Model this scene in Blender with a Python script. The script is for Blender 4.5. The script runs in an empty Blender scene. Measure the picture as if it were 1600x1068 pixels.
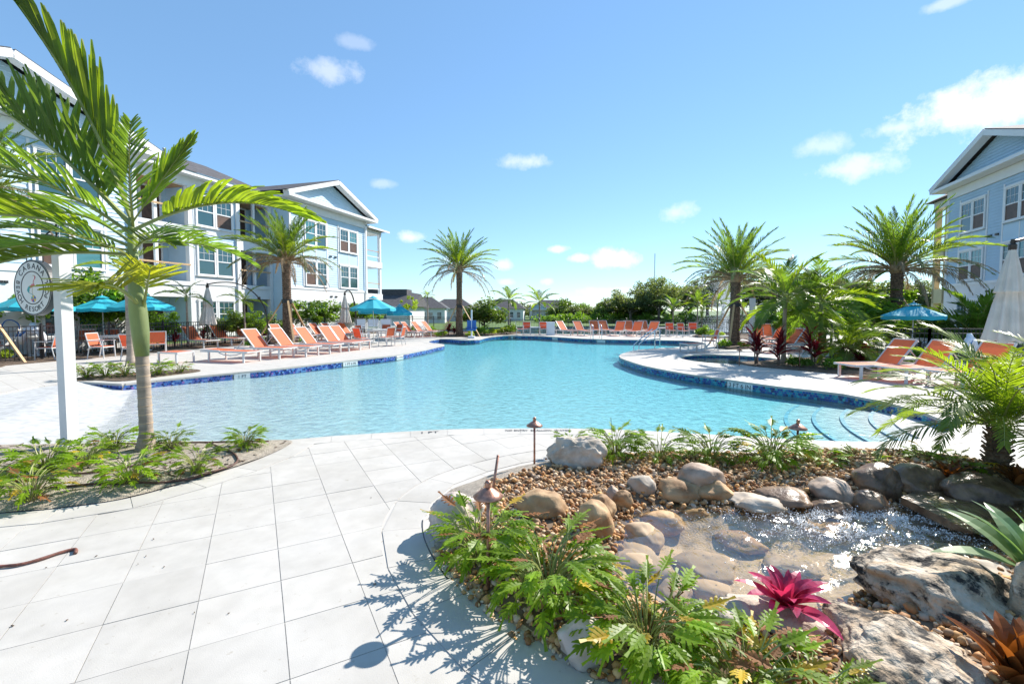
import bpy, bmesh, math, random
import numpy as np
from mathutils import Vector, Matrix, noise
from mathutils.geometry import tessellate_polygon
random.seed(7); np.random.seed(7)
R = math.radians
SC = bpy.context.scene
COL = SC.collection

# ------------------------------------------------------------------ camera, sky, sun, exposure
FPX, CX, CY, HOR, EYE = 730.0, 800.0, 522.0, 485.0, 1.7      # focal length and centre in photo pixels, horizon, eye height
PITCH = math.atan((CY - HOR) / FPX)
cam = bpy.data.cameras.new('camera'); camo = bpy.data.objects.new('camera', cam); COL.objects.link(camo)
camo.location = (0, 0, EYE); camo.rotation_euler = (math.pi / 2 - PITCH, 0, 0)
cam.sensor_width = 36; cam.lens = FPX / 1600 * 36; cam.shift_y = -(534 - CY) / 1600
cam.clip_start = .05; cam.clip_end = 5000
SC.camera = camo

SUN_AZ, SUN_EL = 48.0, 38.0        # azimuth from the view axis towards +X
sd = Vector((math.sin(R(SUN_AZ)) * math.cos(R(SUN_EL)), math.cos(R(SUN_AZ)) * math.cos(R(SUN_EL)), math.sin(R(SUN_EL))))
sun = bpy.data.lights.new('sun', 'SUN'); sun.energy = 3.9; sun.angle = R(.53); sun.color = (1, .94, .855)
suno = bpy.data.objects.new('sun', sun); COL.objects.link(suno); suno.rotation_euler = (-sd).to_track_quat('-Z', 'Y').to_euler()

SC.view_settings.view_transform = 'Standard'; SC.view_settings.look = 'None'
SC.view_settings.exposure = 1.22; SC.view_settings.gamma = 1; SC.view_settings.use_curve_mapping = False
SC.render.engine = 'CYCLES'
SC.cycles.max_bounces = 8; SC.cycles.transparent_max_bounces = 24; SC.cycles.diffuse_bounces = 4
SC.cycles.caustics_reflective = False; SC.cycles.caustics_refractive = False
SC.cycles.sample_clamp_indirect = 6
try: SC.cycles.use_denoising = True
except Exception: pass

def ray(px, py):
    d = Vector(((px - CX) / FPX, 0, 0)) + Vector((0, math.cos(PITCH), -math.sin(PITCH)))
    return d + Vector((0, math.sin(PITCH), math.cos(PITCH))) * (-(py - CY) / FPX)
def G(px, py, z=0.0):                # the point of the level z that this direction meets
    d = ray(px, py); t = (z - EYE) / d.z
    return Vector((d.x * t, d.y * t, z))
def D(px, py, Y):                    # the point at distance Y in this direction
    d = ray(px, py); t = Y / d.y
    return Vector((d.x * t, Y, EYE + d.z * t))

W = bpy.data.worlds.new('World'); SC.world = W; W.use_nodes = True
wt = W.node_tree; wn = wt.nodes; wl = wt.links; wn.clear()
def N(t, kind, **kw):
    n = t.nodes.new(kind)
    for k, v in kw.items(): setattr(n, k, v)
    return n
out = N(wt, 'ShaderNodeOutputWorld'); bg = N(wt, 'ShaderNodeBackground'); bg.inputs[1].default_value = .08
sky = N(wt, 'ShaderNodeTexSky', sky_type='NISHITA', sun_disc=False, sun_elevation=R(SUN_EL), sun_rotation=R(SUN_AZ))
sky.air_density = 1.0; sky.dust_density = 0; sky.ozone_density = 2.5
tc = N(wt, 'ShaderNodeTexCoord')
def vmath(op, a, b=None, t=wt):
    n = N(t, 'ShaderNodeVectorMath', operation=op)
    for i, v in enumerate((a, b)):
        if v is None: continue
        if hasattr(v, 'is_output'): t.links.new(v, n.inputs[i])
        else: n.inputs[i].default_value = v
    return n.outputs['Value'] if op == 'DOT_PRODUCT' else n.outputs[0]
def fm(op, a, b=None, c=None, t=wt, clamp=False):
    n = N(t, 'ShaderNodeMath', operation=op); n.use_clamp = clamp
    for i, v in enumerate((a, b, c)):
        if v is None: continue
        if hasattr(v, 'is_output'): t.links.new(v, n.inputs[i])
        else: n.inputs[i].default_value = v
    return n.outputs[0]
# clouds: soft patches on the sky, each at its own bearing (bearing px, height px, half width, half height, strength)
CLOUDS = [(1530, 172, 150, 56, 1.0), (1585, 150, 70, 44, 1.0), (1400, 200, 62, 17, .55), (1330, 262, 70, 24, .6), (1290, 228, 44, 22, .4), (962, 405, 40, 17, .95),
          (872, 389, 18, 7, .7), (905, 403, 18, 9, .8), (855, 440, 16, 8, .6), (790, 440, 16, 8, .6), (786, 414, 20, 12, .6), (640, 371, 24, 12, .7), (512, 110, 58, 26, .42),
          (826, 252, 48, 16, .5), (1052, 332, 36, 18, .5), (1120, 445, 40, 12, .5), (600, 287, 24, 9, .3), (950, 455, 60, 9, .45), (550, 66, 36, 12, .22), (700, 405, 30, 10, .35), (1480, 5, 34, 10, .4)]
dirv = tc.outputs['Generated']
nz = N(wt, 'ShaderNodeTexNoise'); nz.inputs['Scale'].default_value = 13; nz.inputs['Detail'].default_value = 10; nz.inputs['Roughness'].default_value = .66
wl.new(dirv, nz.inputs['Vector'])
nval = fm('MULTIPLY', fm('SUBTRACT', nz.outputs['Fac'], .535), 5.0)
total = None
for (px, py, a, b, s) in CLOUDS:
    c = ray(px, py).normalized(); r = Vector((c.y, -c.x, 0)).normalized(); u = r.cross(c)
    k = ray(px, py).length
    x = fm('DIVIDE', vmath('DOT_PRODUCT', dirv, tuple(r)), a / FPX / k); y = fm('DIVIDE', vmath('DOT_PRODUCT', dirv, tuple(u)), b / FPX / k)
    q = fm('SUBTRACT', 1.0, fm('SQRT', fm('ADD', fm('MULTIPLY', x, x), fm('MULTIPLY', y, y))))
    front = fm('GREATER_THAN', vmath('DOT_PRODUCT', dirv, tuple(c)), .3)
    m = fm('MULTIPLY', fm('MULTIPLY', fm('SMOOTH_MIN', fm('MAXIMUM', fm('MULTIPLY', fm('ADD', fm('MULTIPLY', q, 1.9), nval), .8), 0.0), 1.0, .3), s, clamp=True), front)
    m = fm('MULTIPLY', m, fm('GREATER_THAN', q, -.6)); 
    total = m if total is None else fm('MAXIMUM', total, m)
mx = N(wt, 'ShaderNodeMix', data_type='RGBA'); mx.inputs['B'].default_value = (7.0, 7.1, 7.3, 1)
tint = N(wt, 'ShaderNodeMix', data_type='RGBA', blend_type='MULTIPLY'); tint.inputs['Factor'].default_value = 1; tint.inputs['B'].default_value = (.84, .965, 1.04, 1)
hz = N(wt, 'ShaderNodeMix', data_type='RGBA'); hz.inputs['Factor'].default_value = .36; hz.inputs['B'].default_value = (1.75, 3.45, 5.7, 1)
wl.new(sky.outputs[0], tint.inputs['A']); wl.new(total, mx.inputs['Factor']); wl.new(tint.outputs['Result'], hz.inputs['A']); wl.new(hz.outputs['Result'], mx.inputs['A'])
wl.new(mx.outputs['Result'], bg.inputs[0]); wl.new(bg.outputs[0], out.inputs[0])

# ------------------------------------------------------------------ materials
MATS = {}
def pmat(name, col, rough=.6, var=0, scale=6, col2=None, bump=0, bscale=60, metal=0, spec=.5, rnd=0, detail=5, ramp=(.35, .65), coat=0, bdist=.01, stretch=None):
    m = bpy.data.materials.new(name); m.use_nodes = True; t = m.node_tree; b = t.nodes['Principled BSDF']
    b.inputs['Base Color'].default_value = (*col, 1); b.inputs['Roughness'].default_value = rough; b.inputs['Metallic'].default_value = metal
    b.inputs['Specular IOR Level'].default_value = spec; b.inputs['Coat Weight'].default_value = coat
    src = None
    co = N(t, 'ShaderNodeTexCoord').outputs['Object']
    if stretch:
        mp = N(t, 'ShaderNodeMapping'); mp.inputs['Scale'].default_value = stretch; t.links.new(co, mp.inputs[0]); co = mp.outputs[0]
    if rnd or var or col2:
        oi = N(t, 'ShaderNodeObjectInfo')
    if var or col2:
        n = N(t, 'ShaderNodeTexNoise'); n.inputs['Scale'].default_value = scale; n.inputs['Detail'].default_value = detail; n.noise_dimensions = '4D'
        t.links.new(co, n.inputs['Vector']); t.links.new(fm('MULTIPLY', oi.outputs['Random'], 37.0, t=t), n.inputs['W'])
        cr = N(t, 'ShaderNodeValToRGB'); e = cr.color_ramp.elements; e[0].position, e[1].position = ramp
        c2 = col2 or tuple(min(1, c * (1 + var)) for c in col); c1 = col if col2 else tuple(c * (1 - var) for c in col)
        e[0].color = (*c1, 1); e[1].color = (*c2, 1); t.links.new(n.outputs['Fac'], cr.inputs['Fac']); src = cr.outputs['Color']
    if rnd:
        hs = N(t, 'ShaderNodeHueSaturation')
        if src: t.links.new(src, hs.inputs['Color'])
        else: hs.inputs['Color'].default_value = (*col, 1)
        t.links.new(fm('ADD', fm('MULTIPLY', oi.outputs['Random'], 2 * rnd, t=t), 1 - rnd, t=t), hs.inputs['Value']); src = hs.outputs['Color']
    if src: t.links.new(src, b.inputs['Base Color'])
    if bump:
        n2 = N(t, 'ShaderNodeTexNoise'); n2.inputs['Scale'].default_value = bscale; n2.inputs['Detail'].default_value = 6
        t.links.new(co, n2.inputs['Vector'])
        bp = N(t, 'ShaderNodeBump'); bp.inputs['Strength'].default_value = bump; bp.inputs['Distance'].default_value = bdist
        t.links.new(n2.outputs['Fac'], bp.inputs['Height']); t.links.new(bp.outputs[0], b.inputs['Normal'])
    MATS[name] = m
    return m
def leafmat(name, col, trans=.4, var=.3, rough=.4, tcol=None, rnd=.2, scale=3, spec=.4):
    m = pmat(name, col, rough, var, scale, rnd=rnd, spec=spec); t = m.node_tree; b = t.nodes['Principled BSDF']
    tr = N(t, 'ShaderNodeBsdfTranslucent'); mix = N(t, 'ShaderNodeMixShader'); mix.inputs[0].default_value = trans
    src = b.inputs['Base Color'].links[0].from_socket
    g = N(t, 'ShaderNodeMix', data_type='RGBA', blend_type='MULTIPLY'); g.inputs['Factor'].default_value = 1
    t.links.new(src, g.inputs['A']); g.inputs['B'].default_value = (*(tcol or (2.3, 2.2, .8)), 1)
    t.links.new(g.outputs['Result'], tr.inputs[0])
    o = t.nodes['Material Output']
    t.links.new(b.outputs[0], mix.inputs[1]); t.links.new(tr.outputs[0], mix.inputs[2]); t.links.new(mix.outputs[0], o.inputs[0])
    return m
def vcolmat(name, rough=.5, bump=0, bscale=80, spec=.5):
    m = pmat(name, (.5, .5, .5), rough, bump=bump, bscale=bscale, spec=spec); t = m.node_tree
    a = N(t, 'ShaderNodeVertexColor'); a.layer_name = 'tint'; t.links.new(a.outputs[0], t.nodes['Principled BSDF'].inputs['Base Color'])
    return m
def watermat(name, ior=1.33, refl=.6, scale=4, strength=.3, dist=.02, tint=None, rough=.02, attr=None, f0=.02, absorb=(.8, .13, .03), stretch=(1, 1, 1), detail=3, fine=.25):
    m = bpy.data.materials.new(name); m.use_nodes = True; t = m.node_tree; t.nodes.clear()
    o = N(t, 'ShaderNodeOutputMaterial'); mix = N(t, 'ShaderNodeMixShader'); tr = N(t, 'ShaderNodeBsdfTransparent'); gl = N(t, 'ShaderNodeBsdfGlossy')
    gl.inputs['Roughness'].default_value = rough
    co = N(t, 'ShaderNodeTexCoord'); mp = N(t, 'ShaderNodeMapping'); mp.inputs['Scale'].default_value = stretch
    n = N(t, 'ShaderNodeTexNoise'); n.inputs['Scale'].default_value = scale; n.inputs['Detail'].default_value = detail; n.inputs['Distortion'].default_value = .4
    nb = N(t, 'ShaderNodeTexNoise'); nb.inputs['Scale'].default_value = scale * 3.4; nb.inputs['Detail'].default_value = 2; t.links.new(mp.outputs[0], nb.inputs['Vector'])
    t.links.new(co.outputs['Object'], mp.inputs[0]); t.links.new(mp.outputs[0], n.inputs['Vector'])
    bp = N(t, 'ShaderNodeBump'); bp.inputs['Strength'].default_value = strength; bp.inputs['Distance'].default_value = dist
    t.links.new(fm('MULTIPLY_ADD', nb.outputs['Fac'], fine, n.outputs['Fac'], t=t), bp.inputs['Height']); t.links.new(bp.outputs[0], gl.inputs['Normal'])
    lw = N(t, 'ShaderNodeLayerWeight'); lw.inputs['Blend'].default_value = .5; t.links.new(bp.outputs[0], lw.inputs['Normal'])
    t.links.new(fm('MULTIPLY', fm('MULTIPLY_ADD', fm('POWER', lw.outputs['Facing'], 5.0, t=t), 1 - f0, f0, t=t), refl, t=t), mix.inputs[0])
    if attr:                      # colour the water by how deep it is here
        a = N(t, 'ShaderNodeAttribute'); a.attribute_name = attr
        cc = N(t, 'ShaderNodeCombineColor')
        for i in range(3): t.links.new(fm('POWER', math.exp(-absorb[i]), a.outputs['Fac'], t=t), cc.inputs[i])
        t.links.new(cc.outputs[0], tr.inputs[0])
    else: tr.inputs[0].default_value = (*(tint or (1, 1, 1)), 1)
    t.links.new(tr.outputs[0], mix.inputs[1]); t.links.new(gl.outputs[0], mix.inputs[2]); t.links.new(mix.outputs[0], o.inputs[0])
    MATS[name] = m
    return m

M = MATS
pmat('paver', (.49, .467, .43), .75, .05, 7, bump=.25, bscale=160, rnd=.035, bdist=.004)
pmat('gravel_base', (.17, .115, .07), .9, .1, 12)
pmat('coping', (.50, .478, .44), .7, .05, 9, bump=.2, bscale=160, rnd=.03, bdist=.004)
pmat('white_metal', (.62, .62, .61), .35, .04, 8)
pmat('white_paint', (.68, .675, .67), .5, .04, 4, bump=.1, bscale=40)
pmat('trim_white', (.72, .725, .73), .55, .03, 2)
pmat('stucco', (.70, .705, .71), .85, .035, 1.5, bump=.4, bscale=90)
pmat('siding_blue', (.40, .54, .66), .6, .04, 1.3)
pmat('siding_pale', (.46, .61, .73), .6, .04, 1.3)
pmat('shingle', (.075, .072, .078), .9, .35, 3, bump=.8, bscale=14, stretch=(1, 1, 3))
pmat('beige_siding', (.62, .50, .30), .7, .05, 2)
pmat('soffit_wood', (.45, .26, .12), .6, .2, 5)
pmat('glass_dark', (.03, .085, .10), .04, spec=1.0)
pmat('glass_teal', (.06, .20, .22), .05, spec=1.0)
pmat('interior_brown', (.09, .045, .028), .5, .3, 4)
leafmat('sling', (.72, .205, .092), .38, .05, .65, (1.15, .9, .8), .04, 30, .3)
pmat('sling_pale', (.62, .50, .44), .65, .05, 30)
pmat('teal_canvas', (.015, .36, .46), .7, .06, 3, bump=.1, bscale=200)
pmat('beige_canvas', (.60, .55, .49), .85, .08, 5, bump=.2, bscale=150)
pmat('black_metal', (.018, .018, .02), .4)
pmat('bronze_metal', (.055, .042, .035), .4, .3, 10, metal=.6)
pmat('copper', (.38, .20, .145), .42, .35, 30, metal=.75, bump=.15, bscale=90)
pmat('chrome', (.75, .76, .78), .15, metal=1)
pmat('lumber', (.50, .33, .17), .7, .2, 4, stretch=(6, 6, 1))
pmat('date_trunk', (.16, .105, .07), .9, .5, 14, bump=.8, bscale=30)
pmat('palm_trunk', (.33, .265, .21), .85, .22, 5, bump=.5, bscale=40, stretch=(1, 1, 3))
pmat('crownshaft', (.20, .25, .085), .55, .3, 4, bump=.2, bscale=20, stretch=(1, 1, .3))
pmat('rachis', (.25, .27, .07), .5, .2, 5)
pmat('rachis_dry', (.34, .22, .12), .7, .2, 5)
leafmat('frond_green', (.10, .17, .03), .46, .3)
leafmat('frond_bright', (.15, .215, .02), .5, .3)
leafmat('frond_yellow', (.25, .27, .03), .45, .3)
leafmat('frond_dry', (.30, .225, .145), .25, .3, tcol=(1.2, 1.1, .8), rough=.7)
leafmat('frond_silver', (.12, .16, .065), .35, .3)
leafmat('leaf_xanadu', (.165, .265, .016), .5, .35, rough=.42, spec=.3)
leafmat('leaf_yellow', (.42, .30, .03), .4, .3)
leafmat('leaf_brown', (.26, .11, .035), .3, .4, tcol=(1.4, 1.0, .6), rough=.7)
leafmat('leaf_tree', (.09, .145, .03), .5, .4, rnd=.3)
leafmat('leaf_far', (.095, .125, .062), .5, .3, rnd=.3)
leafmat('leaf_shrub', (.115, .205, .03), .5, .4, rnd=.25)
leafmat('leaf_lime', (.22, .30, .03), .4, .3)
leafmat('cordyline', (.14, .013, .022), .35, .5, tcol=(2.2, .8, .8), rough=.35)
leafmat('magenta_leaf', (.45, .05, .13), .32, .35, tcol=(1.5, .8, .9), rough=.3, scale=6)
leafmat('agave_leaf', (.22, .33, .15), .3, .2, rough=.35, tcol=(1.3, 1.5, .6))
leafmat('rust_leaf', (.17, .065, .02), .4, .75, rough=.35, tcol=(1.6, 1.2, .5))
pmat('bark', (.13, .10, .075), .9, .4, 9, bump=.7, bscale=25)
pmat('grass_lawn', (.085, .15, .025), .9, .35, .35, bump=.6, bscale=8)
pmat('mulch', (.135, .095, .065), .95, .5, 22, bump=1, bscale=70, bdist=.03)
pmat('pond_sand', (.52, .39, .25), .9, .3, 12, bump=.8, bscale=60)
pmat('sand_mulch', (.36, .31, .25), .95, .25, 25, bump=1, bscale=90, bdist=.02)
pmat('plaster', (.43, .435, .43), .8, .17, 8, bump=0, detail=6)  # light and dark mottling paints the water's caustic light net into the colour
pmat('step_edge', (.10, .24, .34), .6, .3, 30)
pmat('limestone', (.40, .33, .25), .9, .25, 7, col2=(.58, .51, .42), bump=1, bscale=14, bdist=.03)
pmat('river_rock', (.28, .145, .06), .75, .35, 7, col2=(.54, .36, .19), bump=.6, bscale=26, rnd=.15)
pmat('grey_rock', (.23, .155, .105), .7, .3, 7, col2=(.45, .34, .26), bump=.7, bscale=18, rnd=.1)
pmat('wet_rock', (.085, .045, .025), .38, .45, 8, col2=(.27, .165, .095), bump=.9, bscale=22, rnd=.2)
pmat('pale_block', (.32, .25, .18), .75, .2, 8, col2=(.52, .44, .35), bump=.4, bscale=20)
pmat('pink_rock', (.46, .36, .30), .8, .3, 8, col2=(.56, .50, .45), bump=.7, bscale=20)
pmat('under_rock', (.46, .33, .21), .8, .25, 4)
vcolmat('pebbles', .7, spec=.25); vcolmat('tiles', .18)
pmat('sign_white', (.72, .72, .71), .5, .03, 9)
pmat('ink', (.018, .02, .025), .5)
pmat('sign_edge', (.05, .055, .06), .4)
pmat('logo_teal', (.06, .36, .38), .5); pmat('logo_pink', (.62, .13, .16), .5); pmat('logo_tan', (.5, .40, .22), .5); pmat('logo_yellow', (.7, .5, .06), .5); pmat('logo_blue', (.06, .10, .35), .5)
pmat('blue_plastic', (.02, .13, .42), .4); pmat('white_plastic', (.72, .74, .78), .4)
pmat('hose', (.09, .04, .028), .6, .3, 12)
pmat('strap', (.17, .065, .045), .6, .4, 25, bump=.5, bscale=50)
pmat('foam', (.85, .87, .88), .5)
pmat('yellow_flower', (.6, .42, .02), .6)
def lichen(m, col, lo, hi, scale, seed):
    t = m.node_tree; b = t.nodes['Principled BSDF']; src = b.inputs['Base Color'].links[0].from_socket
    n = N(t, 'ShaderNodeTexNoise'); n.inputs['Scale'].default_value = scale; n.inputs['Detail'].default_value = 9; n.inputs['Roughness'].default_value = .68; n.noise_dimensions = '4D'
    n.inputs['W'].default_value = seed
    t.links.new(N(t, 'ShaderNodeTexCoord').outputs['Object'], n.inputs['Vector'])
    cr = N(t, 'ShaderNodeValToRGB'); cr.color_ramp.elements[0].position = lo; cr.color_ramp.elements[1].position = hi
    t.links.new(n.outputs['Fac'], cr.inputs['Fac'])
    g = N(t, 'ShaderNodeMix', data_type='RGBA'); t.links.new(cr.outputs['Color'], g.inputs['Factor']); t.links.new(src, g.inputs['A']); g.inputs['B'].default_value = (*col, 1)
    t.links.new(g.outputs['Result'], b.inputs['Base Color'])
pmat('lichen_stone', (.34, .245, .155), .9, .2, 9, col2=(.56, .475, .37), bump=1, bscale=22, bdist=.03)
def stain(m, lo, hi, scale, dark, seed, world=True):
    t = m.node_tree; b = t.nodes['Principled BSDF']; src = b.inputs['Base Color'].links[0].from_socket; n = N(t, 'ShaderNodeTexNoise'); n.inputs['Scale'].default_value = scale; n.inputs['Detail'].default_value = 9; n.inputs['Roughness'].default_value = .6
    t.links.new(N(t, 'ShaderNodeNewGeometry').outputs['Position'], n.inputs['Vector']); cr = N(t, 'ShaderNodeValToRGB'); cr.color_ramp.elements[0].position = lo; cr.color_ramp.elements[1].position = hi
    cr.color_ramp.elements[0].color = (*dark, 1); cr.color_ramp.elements[1].color = (1, 1, 1, 1); t.links.new(n.outputs['Fac'], cr.inputs['Fac'])
    g = N(t, 'ShaderNodeMix', data_type='RGBA', blend_type='MULTIPLY'); g.inputs['Factor'].default_value = 1; t.links.new(src, g.inputs['A']); t.links.new(cr.outputs['Color'], g.inputs['B']); t.links.new(g.outputs['Result'], b.inputs['Base Color'])
for k_ in ('paver', 'coping'): stain(M[k_], .36, .62, 1.1, (.86, .85, .83), 1); stain(M[k_], .30, .36, 19, (.80, .77, .72), 2)
stain(M['stucco'], .3, .6, .8, (.93, .925, .91), 3)
lichen(M['lichen_stone'], (.02, .018, .016), .50, .585, 6.5, 3.0)
lichen(M['limestone'], (.20, .17, .14), .52, .75, 4, 5.0)

# ------------------------------------------------------------------ mesh helpers
class MB:
    def __init__(s): s.v = []; s.f = []; s.m = []
    def add(s, v, f, m=0):
        o = len(s.v); s.v += [tuple(p) for p in v]; s.f += [tuple(i + o for i in q) for q in f]; s.m += [m] * len(f)
    def box(s, c, sz, rz=0, m=0):
        x, y, z = (a / 2 for a in sz); ca, sa = math.cos(rz), math.sin(rz)
        P = [(-x, -y, -z), (x, -y, -z), (x, y, -z), (-x, y, -z), (-x, -y, z), (x, -y, z), (x, y, z), (-x, y, z)]
        s.add([(c[0] + p[0] * ca - p[1] * sa, c[1] + p[0] * sa + p[1] * ca, c[2] + p[2]) for p in P],
              [(0, 3, 2, 1), (4, 5, 6, 7), (0, 1, 5, 4), (1, 2, 6, 5), (2, 3, 7, 6), (3, 0, 4, 7)], m)
    def span(s, x0, x1, y0, y1, z0, z1, m=0): s.box(((x0 + x1) / 2, (y0 + y1) / 2, (z0 + z1) / 2), (x1 - x0, y1 - y0, z1 - z0), 0, m)
    def bar(s, a, b, w, h, m=0, up=(0, 0, 1)):
        a, b = Vector(a), Vector(b); d = (b - a).normalized(); sv = d.cross(Vector(up))
        if sv.length < 1e-4: sv = Vector((1, 0, 0))
        sv.normalize(); u = sv.cross(d)
        s.add([p + sv * (w / 2 * i) + u * (h / 2 * j) for p in (a, b) for (i, j) in ((-1, -1), (1, -1), (1, 1), (-1, 1))],
              [(0, 1, 2, 3), (7, 6, 5, 4), (0, 4, 5, 1), (1, 5, 6, 2), (2, 6, 7, 3), (3, 7, 4, 0)], m)
    def tube(s, pts, r, n=8, m=0, caps=True):
        pts = [Vector(p) for p in pts]; k = len(pts); rr = r if isinstance(r, (list, tuple)) else [r] * k
        vs = []; ref = None
        for i, p in enumerate(pts):
            d = (pts[min(i + 1, k - 1)] - pts[max(i - 1, 0)]).normalized()
            if ref is None: ref = d.orthogonal().normalized()
            ref = (ref - d * ref.dot(d)).normalized(); b = d.cross(ref)
            for j in range(n):
                a = 2 * math.pi * j / n; vs.append(p + (ref * math.cos(a) + b * math.sin(a)) * rr[i])
        fs = [(i * n + j, i * n + (j + 1) % n, (i + 1) * n + (j + 1) % n, (i + 1) * n + j) for i in range(k - 1) for j in range(n)]
        if caps: fs += [tuple(range(n - 1, -1, -1)), tuple((k - 1) * n + j for j in range(n))]
        s.add(vs, fs, m)
    def lathe(s, prof, n=16, c=(0, 0, 0), m=0):
        k = len(prof); vs = [(c[0] + r * math.cos(2 * math.pi * j / n), c[1] + r * math.sin(2 * math.pi * j / n), c[2] + z) for r, z in prof for j in range(n)]
        fs = [(i * n + j, i * n + (j + 1) % n, (i + 1) * n + (j + 1) % n, (i + 1) * n + j) for i in range(k - 1) for j in range(n)]
        s.add(vs, fs, m)
    def prism(s, poly, z0, z1, m=0):
        k = len(poly); area = sum(poly[i][0] * poly[(i + 1) % k][1] - poly[(i + 1) % k][0] * poly[i][1] for i in range(k))
        if area < 0: poly = poly[::-1]
        s.add([(p[0], p[1], z0) for p in poly] + [(p[0], p[1], z1) for p in poly],
              [tuple(range(k - 1, -1, -1)), tuple(range(k, 2 * k))] + [(i, (i + 1) % k, k + (i + 1) % k, k + i) for i in range(k)], m)
    def merge(s, o, mat, m=None):
        s.add([mat @ Vector(p) for p in o.v], o.f); 
        s.m[len(s.m) - len(o.m):] = [m] * len(o.m) if m is not None else o.m
    def mesh(s, name, mats, smooth=False):
        me = bpy.data.meshes.new(name); me.from_pydata(s.v, [], s.f)
        for x in (mats if isinstance(mats, (list, tuple)) else [mats]): me.materials.append(MATS[x] if isinstance(x, str) else x)
        if max(s.m, default=0): me.polygons.foreach_set('material_index', s.m)
        if smooth: me.polygons.foreach_set('use_smooth', [True] * len(s.f))
        me.update(); return me
    def obj(s, name, mats, parent=None, smooth=False, **kw): return link(name, s.mesh(name, mats, smooth), parent, **kw)
def link(name, me, parent=None, loc=None, rot=None, scale=None, **props):
    o = bpy.data.objects.new(name, me); COL.objects.link(o)
    if parent is not None: o.parent = parent
    if loc is not None: o.location = loc
    if rot is not None: o.rotation_euler = rot
    if scale is not None: o.scale = (scale,) * 3 if isinstance(scale, (int, float)) else scale
    for k, v in props.items():
        if v is not None: o[k] = v
    return o
def thing(name, label, cat, loc=(0, 0, 0), rz=0, group=None, scale=None): return link(name, None, None, loc, (0, 0, rz), scale, label=label, category=cat, group=group)
KIDS = {}
def kids(o): return [c for c in bpy.data.objects if c.parent == o]
def tree_of(o):
    return (o, [tree_of(c) for c in kids(o)])
def copy_tree(t, loc=None, rz=None, label=None, scale=None, parent=None, group=None):
    o, ch = t; c = o.copy(); COL.objects.link(c)
    if parent is not None: c.parent = parent
    if loc is not None: c.location = loc
    if rz is not None: c.rotation_euler = (0, 0, rz)
    if scale is not None: c.scale = (scale,) * 3 if isinstance(scale, (int, float)) else scale
    if label: c['label'] = label
    if group: c['group'] = group
    for k in ch: copy_tree(k, parent=c)
    return c
def place(o, loc, rz, label, scale=None):
    o.location = loc; o.rotation_euler = (0, 0, rz); o['label'] = label
    if scale is not None: o.scale = (scale,) * 3 if isinstance(scale, (int, float)) else scale
    return o
def flat(poly, z, name, mat, holes=(), kind='structure', parent=None, drop=0):
    loops = [[Vector((p[0], p[1], 0)) for p in poly]] + [[Vector((p[0], p[1], 0)) for p in h] for h in holes]
    tri = tessellate_polygon(loops); pts = [(p.x, p.y, z) for l in loops for p in l]
    b = MB(); fs = []
    for a, c, d in tri:
        A, B, C = pts[a], pts[c], pts[d]
        fs.append((a, c, d) if (B[0] - A[0]) * (C[1] - A[1]) - (B[1] - A[1]) * (C[0] - A[0]) > 0 else (a, d, c))
    b.add(pts, fs)
    if drop:
        for l in loops:
            k = len(l); b.add([(p.x, p.y, z) for p in l] + [(p.x, p.y, z - drop) for p in l], [(i, (i + 1) % k, k + (i + 1) % k, k + i) for i in range(k)])
    o = b.obj(name, mat, parent)
    if kind: o['kind'] = kind
    return o
def inpoly(x, y, poly):
    c = False; j = len(poly) - 1
    for i in range(len(poly)):
        xi, yi = poly[i][0], poly[i][1]; xj, yj = poly[j][0], poly[j][1]
        if (yi > y) != (yj > y) and x < (xj - xi) * (y - yi) / (yj - yi + 1e-12) + xi: c = not c
        j = i
    return c
def inpoly_np(X, Y, poly):
    c = np.zeros(X.shape, bool); j = len(poly) - 1
    for i in range(len(poly)):
        xi, yi = poly[i][0], poly[i][1]; xj, yj = poly[j][0], poly[j][1]
        c ^= ((yi > Y) != (yj > Y)) & (X < (xj - xi) * (Y - yi) / (yj - yi + 1e-12) + xi); j = i
    return c
def smooth_line(pts, sub=4, closed=False):
    P = [Vector((p[0], p[1], 0)) for p in pts]; k = len(P); o = []
    for i in range(k if closed else k - 1):
        a, b, c, d = (P[(i + j) % k] if closed else P[min(max(i + j, 0), k - 1)] for j in (-1, 0, 1, 2))
        for q in range(sub):
            t = q / sub; o.append(.5 * (2 * b + (c - a) * t + (2 * a - 5 * b + 4 * c - d) * t * t + (3 * b - a - 3 * c + d) * t ** 3))
    if not closed: o.append(P[-1])
    return o
def resample(pts, step):
    o = [pts[0].copy()]; acc = 0
    for a, b in zip(pts, pts[1:]):
        l = (b - a).length; 
        if l < 1e-9: continue
        pos = step - acc
        while pos <= l: o.append(a + (b - a) * (pos / l)); pos += step
        acc = (acc + l) % step
    return o
def offset(pts, d):                  # to the left of the walking direction for d > 0
    o = []
    for i in range(len(pts)):
        t = (pts[min(i + 1, len(pts) - 1)] - pts[max(i - 1, 0)]); t.z = 0; t.normalize(); o.append(pts[i] + Vector((-t.y, t.x, 0)) * d)
    return o
def clip_convex(sub, clip):          # Sutherland-Hodgman, clip is convex and counter-clockwise
    for i in range(len(clip)):
        a, b = clip[i], clip[(i + 1) % len(clip)]; res = []
        for j in range(len(sub)):
            p, q = sub[j], sub[(j + 1) % len(sub)]
            dp = (b[0] - a[0]) * (p[1] - a[1]) - (b[1] - a[1]) * (p[0] - a[0]); dq = (b[0] - a[0]) * (q[1] - a[1]) - (b[1] - a[1]) * (q[0] - a[0])
            if dp >= 0: res.append(p)
            if (dp >= 0) != (dq >= 0):
                t = dp / (dp - dq); res.append((p[0] + (q[0] - p[0]) * t, p[1] + (q[1] - p[1]) * t))
        sub = res
        if len(sub) < 3: return []
    return sub
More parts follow.
